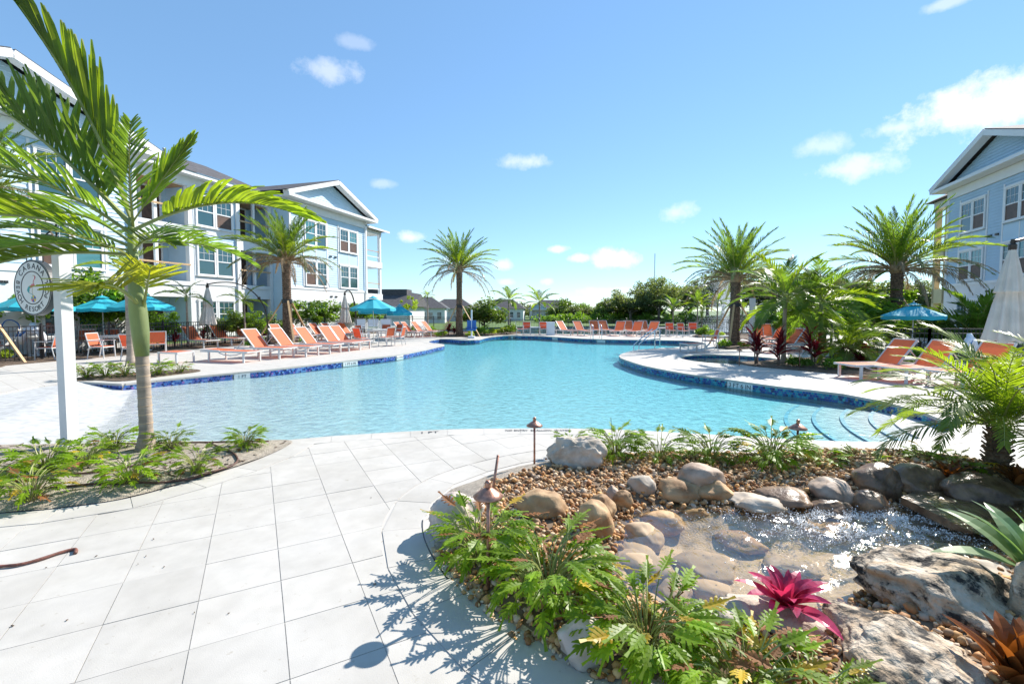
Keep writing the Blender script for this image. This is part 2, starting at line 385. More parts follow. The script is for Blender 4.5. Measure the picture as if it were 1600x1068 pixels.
def text_mesh(body, size, mat, extrude=.002, align='CENTER'):
    c = bpy.data.curves.new('lettering', 'FONT'); c.body = body; c.size = size; c.extrude = extrude; c.align_x = align; c.align_y = 'CENTER'
    o = bpy.data.objects.new('tmp', c); COL.objects.link(o)
    dg = bpy.context.evaluated_depsgraph_get(); me = bpy.data.meshes.new_from_object(o.evaluated_get(dg))
    bpy.data.objects.remove(o); bpy.data.curves.remove(c); me.materials.clear(); me.materials.append(MATS[mat]); return me
def frame_matrix(x, y, z, o): return Matrix(((x.x, y.x, z.x, o.x), (x.y, y.y, z.y, o.y), (x.z, y.z, z.z, o.z), (0, 0, 0, 1)))
# ------------------------------------------------------------------ ground, lake, deck, pool
def xy(p): return (p[0], p[1])
LAWN_Z = -.75
flat([(-2500, -300), (2500, -300), (2500, 2800), (-2500, 2800)], LAWN_Z - .4, 'terrain', 'grass_lawn')
LAKE = [xy(p) for p in smooth_line([(-6, 43), (20, 41), (48, 42), (84, 58), (86, 78), (60, 86), (30, 78), (4, 72), (-9, 62), (-11, 50)], 5, True)]
flat([(-300, -60), (300, -60), (300, 300), (-300, 300)], LAWN_Z, 'lawn', 'grass_lawn', holes=[LAKE], drop=.35)
watermat('lake_water', refl=1.0, f0=.1, scale=1.2, strength=1, dist=.5, tint=(.25, .33, .32), rough=.03)
flat(LAKE, LAWN_Z - .1, 'lake_water', 'lake_water')

NEAR = [(-150, 698), (0, 694), (200, 690), (340, 689), (455, 687), (520, 681), (600, 676), (680, 671.5), (760, 669.5), (850, 669), (930, 670), (1010, 673), (1100, 678), (1200, 684), (1300, 689), (1370, 690.5), (1430, 687), (1468, 680), (1490, 671)]
REST = [(1488, 662), (1462, 650), (1420, 637), (1380, 627), (1330, 616.5), (1270, 609), (1210, 602.5), (1135, 592), (1080, 584.5), (1045, 578.6), (1007, 571), (981, 563), (968, 557.5), (972, 552.5), (995, 546.5), (1032, 543.5), (1075, 541), (1103, 537.5), (1090, 533.5), (1060, 531.5), (990, 530.5), (916, 529), (850, 525), (800, 524), (765, 526), (748, 530), (728, 531), (705, 529.5), (688, 529), (670, 532), (674, 535.5), (690, 537), (694, 539), (680, 542), (665, 545.5), (621, 554), (560, 561), (490, 569), (420, 577), (370, 581.5), (300, 588), (234, 594.5), (193, 599)]
EDGE_L = [(191, 599.3), (124, 595.5)]
BEACH = [(60, 603), (0, 614), (-60, 630), (-120, 655)]
near_l = smooth_line([G(*p) for p in NEAR], 4); rest_l = smooth_line([G(*p) for p in [NEAR[-1]] + REST], 3); el_l = [G(*p) for p in EDGE_L]; beach_l = [G(*p) for p in BEACH]
POOL = [xy(p) for p in near_l + rest_l[1:] + el_l + beach_l]
SPA_C = Vector((7.7, 16.3, 0)); SPA_R = 1.7
SPA = [(SPA_C.x + SPA_R * math.cos(2 * math.pi * k / 48), SPA_C.y + SPA_R * math.sin(2 * math.pi * k / 48)) for k in range(48)]

UD = Vector((.274, .962, 0)).normalized(); UO = Vector((UD.y, -UD.x, 0))          # along the left building, and out from it
AX = math.atan2(UD.y, UD.x)
def deckmat():
    m = pmat('deck_paving', (.49, .467, .43), .75, .05, 5); t = m.node_tree; b = t.nodes['Principled BSDF']; src = b.inputs['Base Color'].links[0].from_socket
    co = N(t, 'ShaderNodeTexCoord'); mp = N(t, 'ShaderNodeMapping'); mp.inputs['Rotation'].default_value = (0, 0, -AX + .35); t.links.new(co.outputs['Object'], mp.inputs[0])
    br = N(t, 'ShaderNodeTexBrick'); br.offset = 0; br.inputs['Scale'].default_value = 1; br.inputs['Brick Width'].default_value = .46; br.inputs['Row Height'].default_value = .46
    br.inputs['Mortar Size'].default_value = .006; br.inputs['Color1'].default_value = (1, 1, 1, 1); br.inputs['Color2'].default_value = (.95, .945, .94, 1); br.inputs['Mortar'].default_value = (.66, .63, .6, 1)
    t.links.new(mp.outputs[0], br.inputs['Vector'])
    g = N(t, 'ShaderNodeMix', data_type='RGBA', blend_type='MULTIPLY'); g.inputs['Factor'].default_value = 1; t.links.new(src, g.inputs['A']); t.links.new(br.outputs['Color'], g.inputs['B'])
    t.links.new(g.outputs['Result'], b.inputs['Base Color'])
deckmat()
PONDHOLE = [xy(G(*p)) for p in [(985, 786), (952, 815), (934, 850), (932, 890), (960, 930), (1040, 966), (1110, 992), (1200, 997), (1310, 977), (1390, 947), (1455, 918), (1540, 890), (1640, 860), (1660, 790), (1520, 776), (1440, 778), (1350, 781), (1250, 780), (1150, 782), (1060, 780)]]
DECK = [(-42, -9), (31, -9), (31, 30), (20, 33), (10, 33.5), (0, 34), (-8, 37), (-9, 52), (-42, 52)]
flat(DECK, -.0045, 'pool_deck', 'deck_paving', holes=[POOL, SPA, PONDHOLE], drop=.9)

# depth of the pool: a beach entry on the left, deeper to the right; the built floor stands at its apparent depth
BP = G(124, 596); BN = Vector((.85, .53, 0)).normalized()
STEP_C = Vector((9.3, 5.9, 0)); WATER_Z = -.17
def floor_z(x, y):
    s = (x - BP.x) * BN.x + (y - BP.y) * BN.y + .05 * math.sin(y * 1.3) + .08 * math.sin(x * .9 + y * .4)
    if s < 0: return -.03 if s < -.2 else -.004 + s * .1
    if s < 1.15: return -.17 * s / 1.15
    return -.17 - .16 * (1 - math.exp(-(s - 1.15) / 9.5))
pool = link('swimming_pool', None, None, kind='structure')
def grid_mesh(x0, x1, y0, y1, st, poly, zf, dil=.55):
    nx, ny = int((x1 - x0) / st) + 1, int((y1 - y0) / st) + 1
    X, Y = np.meshgrid(x0 + np.arange(nx) * st, y0 + np.arange(ny) * st, indexing='ij'); keep = np.zeros(X.shape, bool)
    for dx in (-dil, 0, dil):
        for dy in (-dil, 0, dil): keep |= inpoly_np(X + dx, Y + dy, poly)
    idx = -np.ones(X.shape, int); idx[keep] = np.arange(keep.sum()); vs = [(float(a), float(b), zf(float(a), float(b))) for a, b in zip(X[keep], Y[keep])]
    fs = []
    for i in range(nx - 1):
        for j in range(ny - 1):
            q = (idx[i, j], idx[i + 1, j], idx[i + 1, j + 1], idx[i, j + 1])
            if min(q) >= 0: fs.append(tuple(int(a) for a in q))
    return vs, fs
px = [p[0] for p in POOL]; py = [p[1] for p in POOL]; bb = (min(px) - .6, max(px) + .6, min(py) - .6, max(py) + .6)
vs, fs = grid_mesh(*bb, .14, POOL, floor_z, .2)
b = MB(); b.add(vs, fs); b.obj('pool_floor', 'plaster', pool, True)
watermat('pool_water', refl=.72, scale=5, strength=.8, dist=.05, fine=.4, attr='depth', absorb=(.88, .105, .027), rough=.03, detail=4)
def wdepth(x, y):
    d = max(0, WATER_Z - floor_z(x, y)) / .15
    r = math.hypot(x - STEP_C.x, y - STEP_C.y)
    if r < 5.3 and x > 3: d = min(d, max(.06, (r - 3.45) / 1.85 * .62))
    return d
vs, fs = grid_mesh(*bb, .14, POOL, lambda x, y: WATER_Z, .3)
b = MB(); b.add(vs, fs); me = b.mesh('pool_water', 'pool_water', True)
at = me.attributes.new('depth', 'FLOAT', 'POINT'); at.data.foreach_set('value', [wdepth(v[0], v[1]) for v in vs])
link('pool_water', me, pool)
# walls and coping
wall_line = [near_l[0]] + near_l[1:] + rest_l[1:] + el_l
b = MB(); k = len(wall_line); b.add([(p.x, p.y, -.045) for p in wall_line] + [(p.x, p.y, -1.1) for p in wall_line], [(i, i + 1, k + i + 1, k + i) for i in range(k - 1)])
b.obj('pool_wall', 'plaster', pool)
def ring(parent, line, width, step, z0, z1, name, mat, gap=.005, side=-1):
    ins = resample(line, step); outs = offset(ins, side * width); ins = offset(ins, -side * .012)
    for i in range(len(ins) - 1):
        a, bq, c, d = ins[i], ins[i + 1], outs[i + 1], outs[i]
        if (c - d).length < .05: continue
        u = (bq - a).normalized() * gap * .5; w = (c - d).normalized() * gap * .5
        if u.dot(w) < 0: continue
        m = MB(); m.prism([xy(a + u), xy(bq - u), xy(c - w), xy(d + w)], z0, z1 + random.uniform(0, .0015)); m.obj(name, mat, parent)
ring(pool, near_l, .30, .52, -.05, 0, 'coping_stone', 'coping')
ring(pool, rest_l, .30, .62, -.05, 0, 'coping_stone', 'coping')
ring(pool, el_l, .30, .6, -.05, 0, 'coping_stone', 'coping')
# mosaic band at the water line, below the coping
def mosaic(line, closed, parent, z0=-.05, rows=3, th=.052, tw=.055, palette=None, skip=()):
    pts = resample(line, tw); b = MB(); cols = []
    for i in range(len(pts) - 1):
        a, c = pts[i], pts[i + 1]; t = (c - a).normalized(); n = Vector((-t.y, t.x, 0))
        if any((a - s).length < rad for s, rad in skip): continue
        for r in range(rows):
            zt = z0 - r * th - .002; zb = zt - th + .005; sh = t * (tw * .5 * (r % 2)); p = a + sh + t * .003; q = a + sh + t * (tw - .003); o = n * (.006 + random.uniform(0, .002))
            b.add([p + Vector((0, 0, zb)), q + Vector((0, 0, zb)), q + Vector((0, 0, zt)), p + Vector((0, 0, zt)), p + o + Vector((0, 0, zb)), q + o + Vector((0, 0, zb)), q + o + Vector((0, 0, zt)), p + o + Vector((0, 0, zt))],
                  [(7, 6, 5, 4), (0, 1, 5, 4), (1, 2, 6, 5), (2, 3, 7, 6), (3, 0, 4, 7)])
            cols.append(palette(a))
    me = b.mesh('mosaic_tile', 'tiles'); ca = me.color_attributes.new('tint', 'FLOAT_COLOR', 'CORNER')
    arr = np.repeat(np.array(cols), 20, axis=0); ca.data.foreach_set('color', np.concatenate([arr, np.ones((len(arr), 1))], 1).ravel())
    return link('mosaic_tile', me, parent, kind='stuff')
BLUES = [(.02, .05, .28), (.03, .09, .36), (.05, .18, .50), (.10, .16, .48), (.015, .035, .16), (.16, .32, .62)]
SEAS = [(.012, .05, .25), (.015, .09, .34), (.015, .18, .36), (.02, .28, .40), (.01, .03, .13), (.06, .38, .44)]
def pal(p):
    q = random.random()
    if p.x > 1.5 and p.y < 12.5: return random.choice([(.55, .40, .12), (.50, .18, .16), (.30, .5, .42), (.55, .5, .25)]) if q < .06 and p.y < 10 else random.choice(SEAS)
    return random.choice(SEAS + BLUES[:3]) if p.x > -3 else (random.choice([(.30, .16, .45), (.2, .2, .55)]) if q < .08 else random.choice(BLUES))
mark = {}
def on_line(line, pxl):              # the point of the pool edge nearest this direction, with the edge's direction there
    g = G(*pxl); pts = resample(line, .05); i = min(range(1, len(pts) - 1), key=lambda i: (pts[i] - g).length); t = (pts[i + 1] - pts[i - 1]).normalized(); return pts[i], t
markers = [((1152, 595.5), '3 FT 6 IN', .66, .15), ((379, 581), '1 FT', .40, .12), ((547, 562.5), '1 FT 6 IN', .62, .12), ((626, 553.5), 'NO DIVING', .50, .12), ((800, 524), '', .5, .12), ((868, 526), '', .5, .12), ((940, 529.5), '', .5, .12)]
skips = [(on_line(rest_l, m[0])[0], m[2] / 2 + .02) for m in markers]
mosaic(rest_l, False, pool, palette=pal, skip=skips); mosaic(el_l, False, pool, palette=lambda p: random.choice(BLUES[:5]))
for (pxl, body, w, th), (p, _) in zip(markers, skips):
    p, t = on_line(rest_l, pxl); n = Vector((-t.y, t.x, 0)); xd = -t
    if xd.x < 0: xd = -xd
    m = MB(); m.box((0, 0, 0), (w, .012, .15)); o = m.obj('depth_marker', 'sign_white', pool)
    yv = Vector((0, 0, 1)); fd = n
    o.matrix_local = frame_matrix(xd, -fd if xd.cross(-fd).z > 0 else fd, yv, p + n * .008 + Vector((0, 0, -.125)))
    if body:
        tm = text_mesh(body, th, 'ink', .001); tm.transform(Matrix.Scale(min(1, w * .92 / max(1e-3, max(v.co.x for v in tm.vertices) * 2)), 4))
        lo = link('lettering', tm, o); zz = xd.cross(yv); s = 1 if zz.dot(n) > 0 else -1
        tm.transform(frame_matrix(Vector((1, 0, 0)), Vector((0, 0, 1)), Vector((0, -1, 0)), Vector((0, -.0075, 0))))
# lettering on the coping
def deck_text(body, size, pxl, width):
    p, t = on_line(near_l, pxl); n = Vector((t.y, -t.x, 0)); tm = text_mesh(body, size, 'ink', .0008)
    ww = max(v.co.x for v in tm.vertices) * 2; tm.transform(Matrix.Diagonal((width / ww, 1, 1, 1)))
    link('lettering', tm, pool).matrix_local = frame_matrix(t, -n, Vector((0, 0, 1)), p + n * .13 + Vector((0, 0, .004)))
deck_text('1 FT', .13, (673, 672), .26); deck_text('NO ENTRY  SHALLOW  WATER', .12, (842, 669), .92)
# curved entry steps
rad = [3.45, 3.76, 4.17, 4.59, 5.02]; tops = [-.155, -.185, -.21, -.235, -.262]
for r, zt in zip(rad, tops):
    arc = [(STEP_C.x + r * math.cos(a), STEP_C.y + r * math.sin(a)) for a in np.linspace(R(132), R(208), 40)]
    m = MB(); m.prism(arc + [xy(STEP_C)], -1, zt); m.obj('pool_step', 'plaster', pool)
    m = MB()
    for a, bq in zip(arc, arc[1:]):
        a, bq = Vector((*a, 0)), Vector((*bq, 0)); c = STEP_C; ia, ib = a + (c - a) * (.055 / r), bq + (c - bq) * (.055 / r); oa, ob = a - (c - a) * (.006 / r), bq - (c - bq) * (.006 / r)
        z1, z2 = Vector((0, 0, zt + .004)), Vector((0, 0, zt - .024))
        m.add([oa + z1, ob + z1, ib + z1, ia + z1, oa + z2, ob + z2], [(0, 3, 2, 1), (0, 1, 5, 4)])
    if r > 3.5: m.obj('step_nosing', 'step_edge', pool)
# spa
spa = link('spa_pool', None, None, kind='structure')
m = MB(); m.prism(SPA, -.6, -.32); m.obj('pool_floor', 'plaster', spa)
spl = [Vector((*p, 0)) for p in SPA]; spl.append(spl[0])
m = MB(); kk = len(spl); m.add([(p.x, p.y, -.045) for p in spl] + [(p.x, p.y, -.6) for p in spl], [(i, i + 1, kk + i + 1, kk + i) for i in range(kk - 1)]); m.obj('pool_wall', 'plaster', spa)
ring(spa, spl, .3, .5, -.05, 0, 'coping_stone', 'coping'); mosaic(spl, True, spa, palette=lambda p: random.choice(SEAS[:4] + BLUES[:2]))
watermat('spa_water', refl=.6, scale=5, strength=.4, dist=.03, tint=(.34, .72, .78), rough=.03)
flat(SPA, -.085, 'spa_water', 'spa_water', parent=spa, kind=None)

# ------------------------------------------------------------------ near paving with curved border stones
BED = [(1720, 800), (1640, 772), (1560, 752), (1480, 738), (1400, 728), (1300, 719), (1200, 712), (1120, 708), (1040, 706), (940, 708), (880, 712), (830, 719), (770, 733), (715, 752), (680, 775), (662, 803), (660, 832), (672, 864), (700, 906), (745, 955), (800, 1000), (860, 1035), (940, 1068), (1050, 1102), (1200, 1130)]
bed_l = smooth_line([G(*p) for p in BED], 4)
LBED = [(-220, 812), (-100, 808), (0, 802), (100, 793), (190, 780), (270, 760), (345, 737), (395, 721), (437, 703), (458, 691)]
lbed_l = smooth_line([G(*p) for p in LBED], 4)
deck = link('near_paving', None, None, kind='structure')
ring(deck, bed_l, .30, .48, -.03, 0, 'border_stone', 'paver'); ring(deck, lbed_l, .30, .48, -.03, 0, 'border_stone', 'paver')
field = [xy(p) for p in offset([p for p in near_l if p.x > -3.1], -.306)] + [xy(G(1560, 668)), xy(G(1800, 690)), (9, 4.6)] + [xy(p) for p in offset(bed_l, -.306)] + [(1.2, 1.2), (-7, 1.2), (-9, 4.8)] + [xy(p) for p in offset(lbed_l, -.306)]
TA, TB, TY = .4337, .4505, -.50037; T0 = Vector((-2.1073, 4.0531, 0))
ux = Vector((math.cos(TY), -math.sin(TY), 0)); uy = Vector((math.sin(TY), math.cos(TY), 0))
tiles = []
for i in range(-16, 26):
    for j in range(-16, 14):
        o = T0 + ux * (TA * i) + uy * (TB * j); g = .0022
        cl = [xy(o + ux * g + uy * g), xy(o + ux * (TA - g) + uy * g), xy(o + ux * (TA - g) + uy * (TB - g)), xy(o + ux * g + uy * (TB - g))]
        p = clip_convex(field, cl)
        if len(p) >= 3:
            ar = abs(sum(p[k][0] * p[(k + 1) % len(p)][1] - p[(k + 1) % len(p)][0] * p[k][1] for k in range(len(p)))) / 2
            if ar > .004:
                c = Vector((sum(q[0] for q in p) / len(p), sum(q[1] for q in p) / len(p), 0)); tiles.append((c.length + (0 if c.y > .8 and abs(c.x) < c.y * 1.2 + .5 else 50), p))
tiles.sort(key=lambda t: t[0]); rest = MB()
for q, (dist, p) in enumerate(tiles):
    dz = random.uniform(-.0015, .001)
    if q < 290: m = MB(); m.prism(p, -.03, dz); m.obj('paver', 'paver', deck)
    else: rest.prism(p, -.03, dz)
if rest.f: rest.obj('paver', 'paver', deck)['kind'] = 'stuff'
# ------------------------------------------------------------------ buildings (local x along the facade, -y outwards)
def siding(b, x0, x1, z0, z1, y, m=0, lap=.17, xl=None):
    z = z0
    while z < z1 - .01:
        zt = min(z + lap, z1); a0, a1 = (x0, x1) if xl is None else xl(z); c0, c1 = (x0, x1) if xl is None else xl(zt)
        b.add([(a0, y - .024, z), (a1, y - .024, z), (c1, y, zt), (c0, y, zt), (a0, y, z), (a1, y, z)], [(0, 1, 2, 3), (4, 5, 1, 0)], m); z = zt
def window(par, x, z, w, h, y, grid=True, brown=False, trim=.1, glass='glass_dark', name='window'):
    """a double-hung window facing -y; its casing is the part, panes and bars hang under it"""
    b = MB(); hw, hh = w / 2, h / 2
    for s in (-1, 1): b.span(s * hw - (0 if s < 0 else trim), s * hw + (trim if s < 0 else 0), -.07, .0, -hh, hh)
    b.span(-hw - .03, hw + .03, -.085, 0, hh + .001, hh + trim + .02); b.span(-hw - .05, hw + .05, -.11, 0, -hh - .07, -hh - .001)
    b.span(-hw + trim, hw - trim, -.062, -.01, -.03, .03); b.span(-hw + trim, hw - trim, -.05, -.005, hh - .06, hh - .001); b.span(-hw + trim, hw - trim, -.062, -.01, -hh + .001, -hh + .07)
    f = b.obj(name, 'trim_white', par, loc=(x, y, z))
    iw = w - 2 * trim; g = MB(); g.span(-iw / 2, iw / 2, -.03, -.02, .03, hh - .06); g.obj('pane', glass, f)
    g = MB(); g.span(-iw / 2, iw / 2, -.036, -.026, -hh + .07, -.03); g.obj('pane', 'interior_brown' if brown else glass, f)
    if grid:
        g = MB()
        for k in (1, 2): g.span(-iw / 2 + iw * k / 3 - .008, -iw / 2 + iw * k / 3 + .008, -.041, -.031, .03, hh - .06)
        zz = (hh - .03) / 2; g.span(-iw / 2, iw / 2, -.0425, -.0305, zz - .008, zz + .008); g.obj('muntin', 'trim_white', f)
    return f
def wing(par, x0, x1, yb, side, brown=(), eave=9.2, wide=2.35, base='stucco', depth=12):
    """a gabled wing: stucco ground floor, lap siding above, two window bays and a pediment"""
    xc, hw = (x0 + x1) / 2, (x1 - x0) / 2
    b = MB(); b.span(x0, x1, .03, yb + depth, 0, eave); b.obj('wall', side, par)
    b = MB(); b.span(x0 - .02, x1 + .02, -.035, .029, 0, 3.2)
    for zz in (.85, 1.7, 2.5): pass
    b.obj('ground_floor_wall', base, par)
    b = MB(); b.span(x0 - .03, x1 + .03, -.07, .0, 3.2, 3.36); b.obj('belt_course', 'trim_white', par)
    b = MB(); siding(b, x0 + .14, x1 - .14, 3.36, eave - .55, 0); b.obj('lap_siding', side, par)
    for xx in (x0 - .02, x1 - .14):
        b = MB(); b.span(xx, xx + .16, -.06, .02, 3.361, eave - .56); b.obj('corner_board', 'trim_white', par)
    b = MB(); b.span(x0 - .04, x1 + .04, -.08, .02, eave - .55, eave - .02); b.obj('frieze', 'trim_white', par)
    e = .65; b = MB(); b.span(x0 - e, x1 + e, -.62, .6, eave, eave + .12); b.span(x0 - e - .08, x1 + e + .08, -.72, -.621, eave + .02, eave + .2); b.obj('cornice', 'trim_white', par)
    GS = 1.93 / (hw + .75)
    b = MB(); siding(b, 0, 0, eave + .121, eave + 2.0, -.02, xl=lambda z: (min(xc, x0 - .28 + (z - eave - .22) / GS), max(xc, x1 + .28 - (z - eave - .22) / GS))); b.obj('pediment_siding', side, par)
    ap = Vector((xc, -.5, eave + 2.15))
    for s in (-1, 1):
        lo = Vector((xc + s * (hw + e + .1), -.5, eave + .22))
        b = MB(); b.bar(lo, ap, .46, .30, up=(0, 1, 0) if False else (0, 0, 1)); b.obj('rake_trim', 'trim_white', par)
        q = (ap - lo); nrm = Vector((-q.z * s, 0, q.x * s)).normalized() * (1 if True else -1)
        if nrm.z < 0: nrm = -nrm
        b = MB(); n = nrm * .155; t = nrm * .20; back = Vector((0, depth + .5, 0)); ov = (lo - ap).normalized() * .12
        P = [lo + ov + n + Vector((0, -.20, 0)), ap + n + Vector((0, -.20, 0)), ap + n + back, lo + ov + n + back]
        b.add(P + [p - n + t for p in P], [(0, 1, 2, 3), (7, 6, 5, 4), (0, 4, 5, 1), (1, 5, 6, 2), (2, 6, 7, 3), (3, 7, 4, 0)]); b.obj('roof', 'shingle', par)
    b = MB(); b.add([(x0 - .1, .3, eave + .12), (x1 + .1, .3, eave + .12), (xc, .3, eave + 2.0)], [(0, 1, 2)]); b.obj('gable_wall', side, par)
    for zz in (5.75, 2.72):
        for dx in (-.36, -.22, .2, .34): b = MB(); b.span(xc + dx - .05, xc + dx + .05, -.09, -.02, zz, zz + .1); b.obj('wall_vent', 'black_metal' if dx < 0 else 'bronze_metal', par)
    b = MB(); b.tube([(x1 - .32, -.1, 0), (x1 - .32, -.1, eave - .2), (x1 - .32, -.5, eave + .02)], .045, 6); b.obj('downpipe', 'trim_white', par)
    for k, bx in enumerate((-1.95, 1.95)):
        cx = xc + bx; h = wide / 2 + .12
        b = MB()
        for xx in (cx - h - .05, cx + h - .05): b.span(xx, xx + .1, -.05, -.001, 3.361, 8.35)
        b.obj('bay_trim', 'trim_white', par)
        b = MB(); b.span(cx - h + .051, cx + h - .051, -.03, -.0245, 5.3, 6.2); b.obj('spandrel_panel', 'siding_pale', par)
        b = MB(); b.span(cx - .04, cx + .04, -.045, -.031, 5.3, 6.2); b.obj('spandrel_strip', 'trim_white', par)
        for fl, zc in enumerate((1.5, 4.35, 7.2)):
            for s in (-1, 1):
                window(par, cx + s * wide / 4, zc, wide / 2 - .02, 1.72 if fl else 1.6, -.036 if fl == 0 else -.026, brown=(k, fl, s) in brown, glass='glass_dark' if random.random() < .6 else 'glass_teal')
def porch(par, x0, x1, y0, y1, mat='trim_white', eave=8.6):
    for z in (0, 3.1, 6.0):
        b = MB(); b.span(x0 + .01, x1, y0, y1, z - .25 if z else -.1, z + .05 if z else .06); b.obj('porch_floor', mat, par)
        if z:
            b = MB(); b.span(x0 + .01, x1 + .05, y0 - .05, y0 - .001, z - .42, z + .12); b.span(x1 + .001, x1 + .05, y0, y1, z - .42, z + .12); b.obj('porch_fascia', mat, par)
            for zz in (.55, 1.05):
                b = MB(); b.span(x0 + .05, x1 - .2, y0 + .06, y0 + .1, z + zz - .03, z + zz + .03); b.obj('porch_rail', mat if zz < .8 else 'soffit_wood', par)
    for xx, yy in ((x1 - .25, y0 + .02), (x1 - .25, y1 - .3), (x0 + .1, y0 + .02)):
        b = MB(); b.span(xx, xx + .24, yy, yy + .24, .061, eave); b.obj('porch_post', mat, par)
    b = MB(); b.span(x0 + .01, x1 + .02, y0 - .02, y1, eave, eave + .35); b.obj('porch_beam', mat, par)
    b = MB(); P = [(x0 - .3, y0 - .5, eave + .36), (x1 + .5, y0 - .5, eave + .36), (x1 + .5, y1 + .4, eave + .36), (x0 - .3, y1 + .4, eave + .36), (x0 - .3, y0 + 1.2, eave + 1.0), (x1 - 1.0, y0 + 1.4, eave + 1.0), (x1 - 1.0, y1, eave + 1.0), (x0 - .3, y1, eave + 1.0)]
    b.add(P, [(3, 2, 1, 0), (4, 5, 6, 7), (0, 1, 5, 4), (1, 2, 6, 5), (2, 3, 7, 6), (3, 0, 4, 7)]); b.obj('porch_roof', 'shingle', par)
    b = MB(); b.span(x0 - .3, x1 + .56, y0 - .58, y0 - .501, eave + .26, eave + .42); b.obj('gutter', 'trim_white', par)
def balcony(par, x0, x1, y, sh):
    b = MB(); b.span(x0 - .001, x1 + .001, y + 1.6, y + 1.75, 0, 9.2); b.obj('back_wall', 'siding_pale', par)
    for xx in (x0 - .13, x1 - .13):
        b = MB(); b.span(xx, xx + .26, y - .12, y + .16, 0, 8.6); b.obj('post', 'trim_white', par)
    xm = x0 + (x1 - x0) * .5
    b = MB(); b.span(xm - .08, xm + .08, y - .04, y + .1, 3.361, 8.6); b.obj('post', 'trim_white', par)
    for z in (3.2, 6.25):
        b = MB(); b.span(x0 + .131, x1 - .131, y - .08, y + 1.59, z - .75, z + .05); b.obj('balcony_floor', 'trim_white', par)
        b = MB(); b.span(x0 + .13, x1 - .13, y - .14, y - .081, z - .1, z + .12); b.obj('balcony_trim', 'trim_white', par)
        b = MB(); b.span(x0 + .1, x1 - .1, y - .17, y - .121, z + 1.0, z + 1.09); b.obj('timber_rail', 'lumber', par)
    b = MB(); b.span(x0 + .131, x1 - .131, y + .2, y + 1.59, 8.55, 8.6); b.obj('ceiling', 'soffit_wood', par)
    for z in (.0, 3.25, 6.3):
        window(par, x0 + .95, z + 1.15, 1.2, 1.9, y + 1.6, brown=z > 6 or z < 1)
        d = MB(); d.span(x1 - 1.45, x1 - .45, y + 1.56, y + 1.599, z + .06, z + 2.15); d = d.obj('door', 'interior_brown', par)
        f = MB(); f.span(x1 - 1.55, x1 - 1.45, y + 1.52, y + 1.598, z + .06, z + 2.25); f.span(x1 - .45, x1 - .35, y + 1.52, y + 1.598, z + .06, z + 2.25); f.span(x1 - 1.449, x1 - .451, y + 1.52, y + 1.598, z + 2.151, z + 2.25); f.obj('door_frame', 'trim_white', d)
LB = thing('apartment_building', 'long three-storey pale blue apartment block with white trim and dark roof behind the left loungers', 'building', (-12.5, 40.4, 0), AX)
wing(LB, -9.05, 0, 0, 'siding_pale', brown={(1, 2, -1), (1, 2, 1), (0, 1, -1)})
wing(LB, -28.1, -18.9, 0, 'siding_pale', brown={(1, 1, -1)}, eave=8.95)
porch(LB, .02, 3.2, .5, 3.6)
b = MB(); b.span(-18.9, -9.05, 3.3, 12, 0, 9.2); b.obj('wall', 'siding_blue', LB)
for (x0, x1) in ((-15, -11.8),):
    b = MB(); b.span(x0, x1, 1.53, 3.29, 0, 9.2); b.obj('wall', 'siding_pale', LB)
    b = MB(); b.span(x0 + .131, x1 - .131, 1.49, 1.529, 0, 3.2); b.obj('ground_floor_wall', 'stucco', LB)
    b = MB(); siding(b, x0 + .131, x1 - .131, 3.36, 8.6, 1.5); b.obj('lap_siding', 'siding_pale', LB)
    b = MB(); b.span(x0 + .131, x1 - .131, 1.45, 1.5, 3.2, 3.36); b.obj('belt_course', 'trim_white', LB)
    for zc, h in ((1.5, 1.5), (4.6, 1.72), (7.4, 1.72)):
        for s in (-1, 1): window(LB, (x0 + x1) / 2 + s * .62, zc, 1.2, h, 1.475 if zc > 2 else 1.485, brown=(zc > 7 and s > 0))
        if zc > 2:
            b = MB(); b.span((x0 + x1) / 2 - 1.35, (x0 + x1) / 2 + 1.35, 1.462, 1.474, zc - 1.3, zc + 1.05); b.obj('window_surround', 'trim_white', LB)
balcony(LB, -18.75, -15, 1.5, 1); balcony(LB, -11.8, -9.2, 1.5, 1)
b = MB(); b.span(-18.9, -9.05, 1.42, 3.29, 8.601, 9.2); b.obj('frieze', 'trim_white', LB)
b = MB(); b.span(-18.9, -9.05, .95, 1.419, 9.1, 9.25); b.span(-18.9, -9.05, .85, .949, 9.1, 9.3); b.obj('gutter', 'trim_white', LB)
b = MB(); b.add([(-18.9, .8, 9.3), (-9.0, .8, 9.3), (-9.0, 7, 11.9), (-18.9, 7, 11.9), (-18.9, 13, 9.3), (-9, 13, 9.3)], [(0, 1, 2, 3), (3, 2, 5, 4)]); b.obj('roof', 'shingle', LB)
for xx, yy in ((-16, 4.5), (-13.4, 5.2), (-12.9, 5.2)):
    b = MB(); zz = 9.3 + (yy - .8) * .419; b.lathe([(.0, -.2), (.05, -.2), (.05, .35), (.08, .36), (.08, .42), (0, .43)], 8, (xx, yy, zz)); b.obj('roof_vent', 'white_plastic', LB, True)
RB = thing('apartment_building', 'blue three-storey apartment block with white gable standing in shade at the right', 'building', (27.7, 30.0, 0), math.atan2(-.949, -.317))
wing(RB, 0, 9.2, 0, 'siding_blue', brown={(0, 2, 1), (0, 1, -1), (0, 1, 1), (1, 2, -1), (1, 2, 1), (1, 1, -1), (1, 1, 1)})
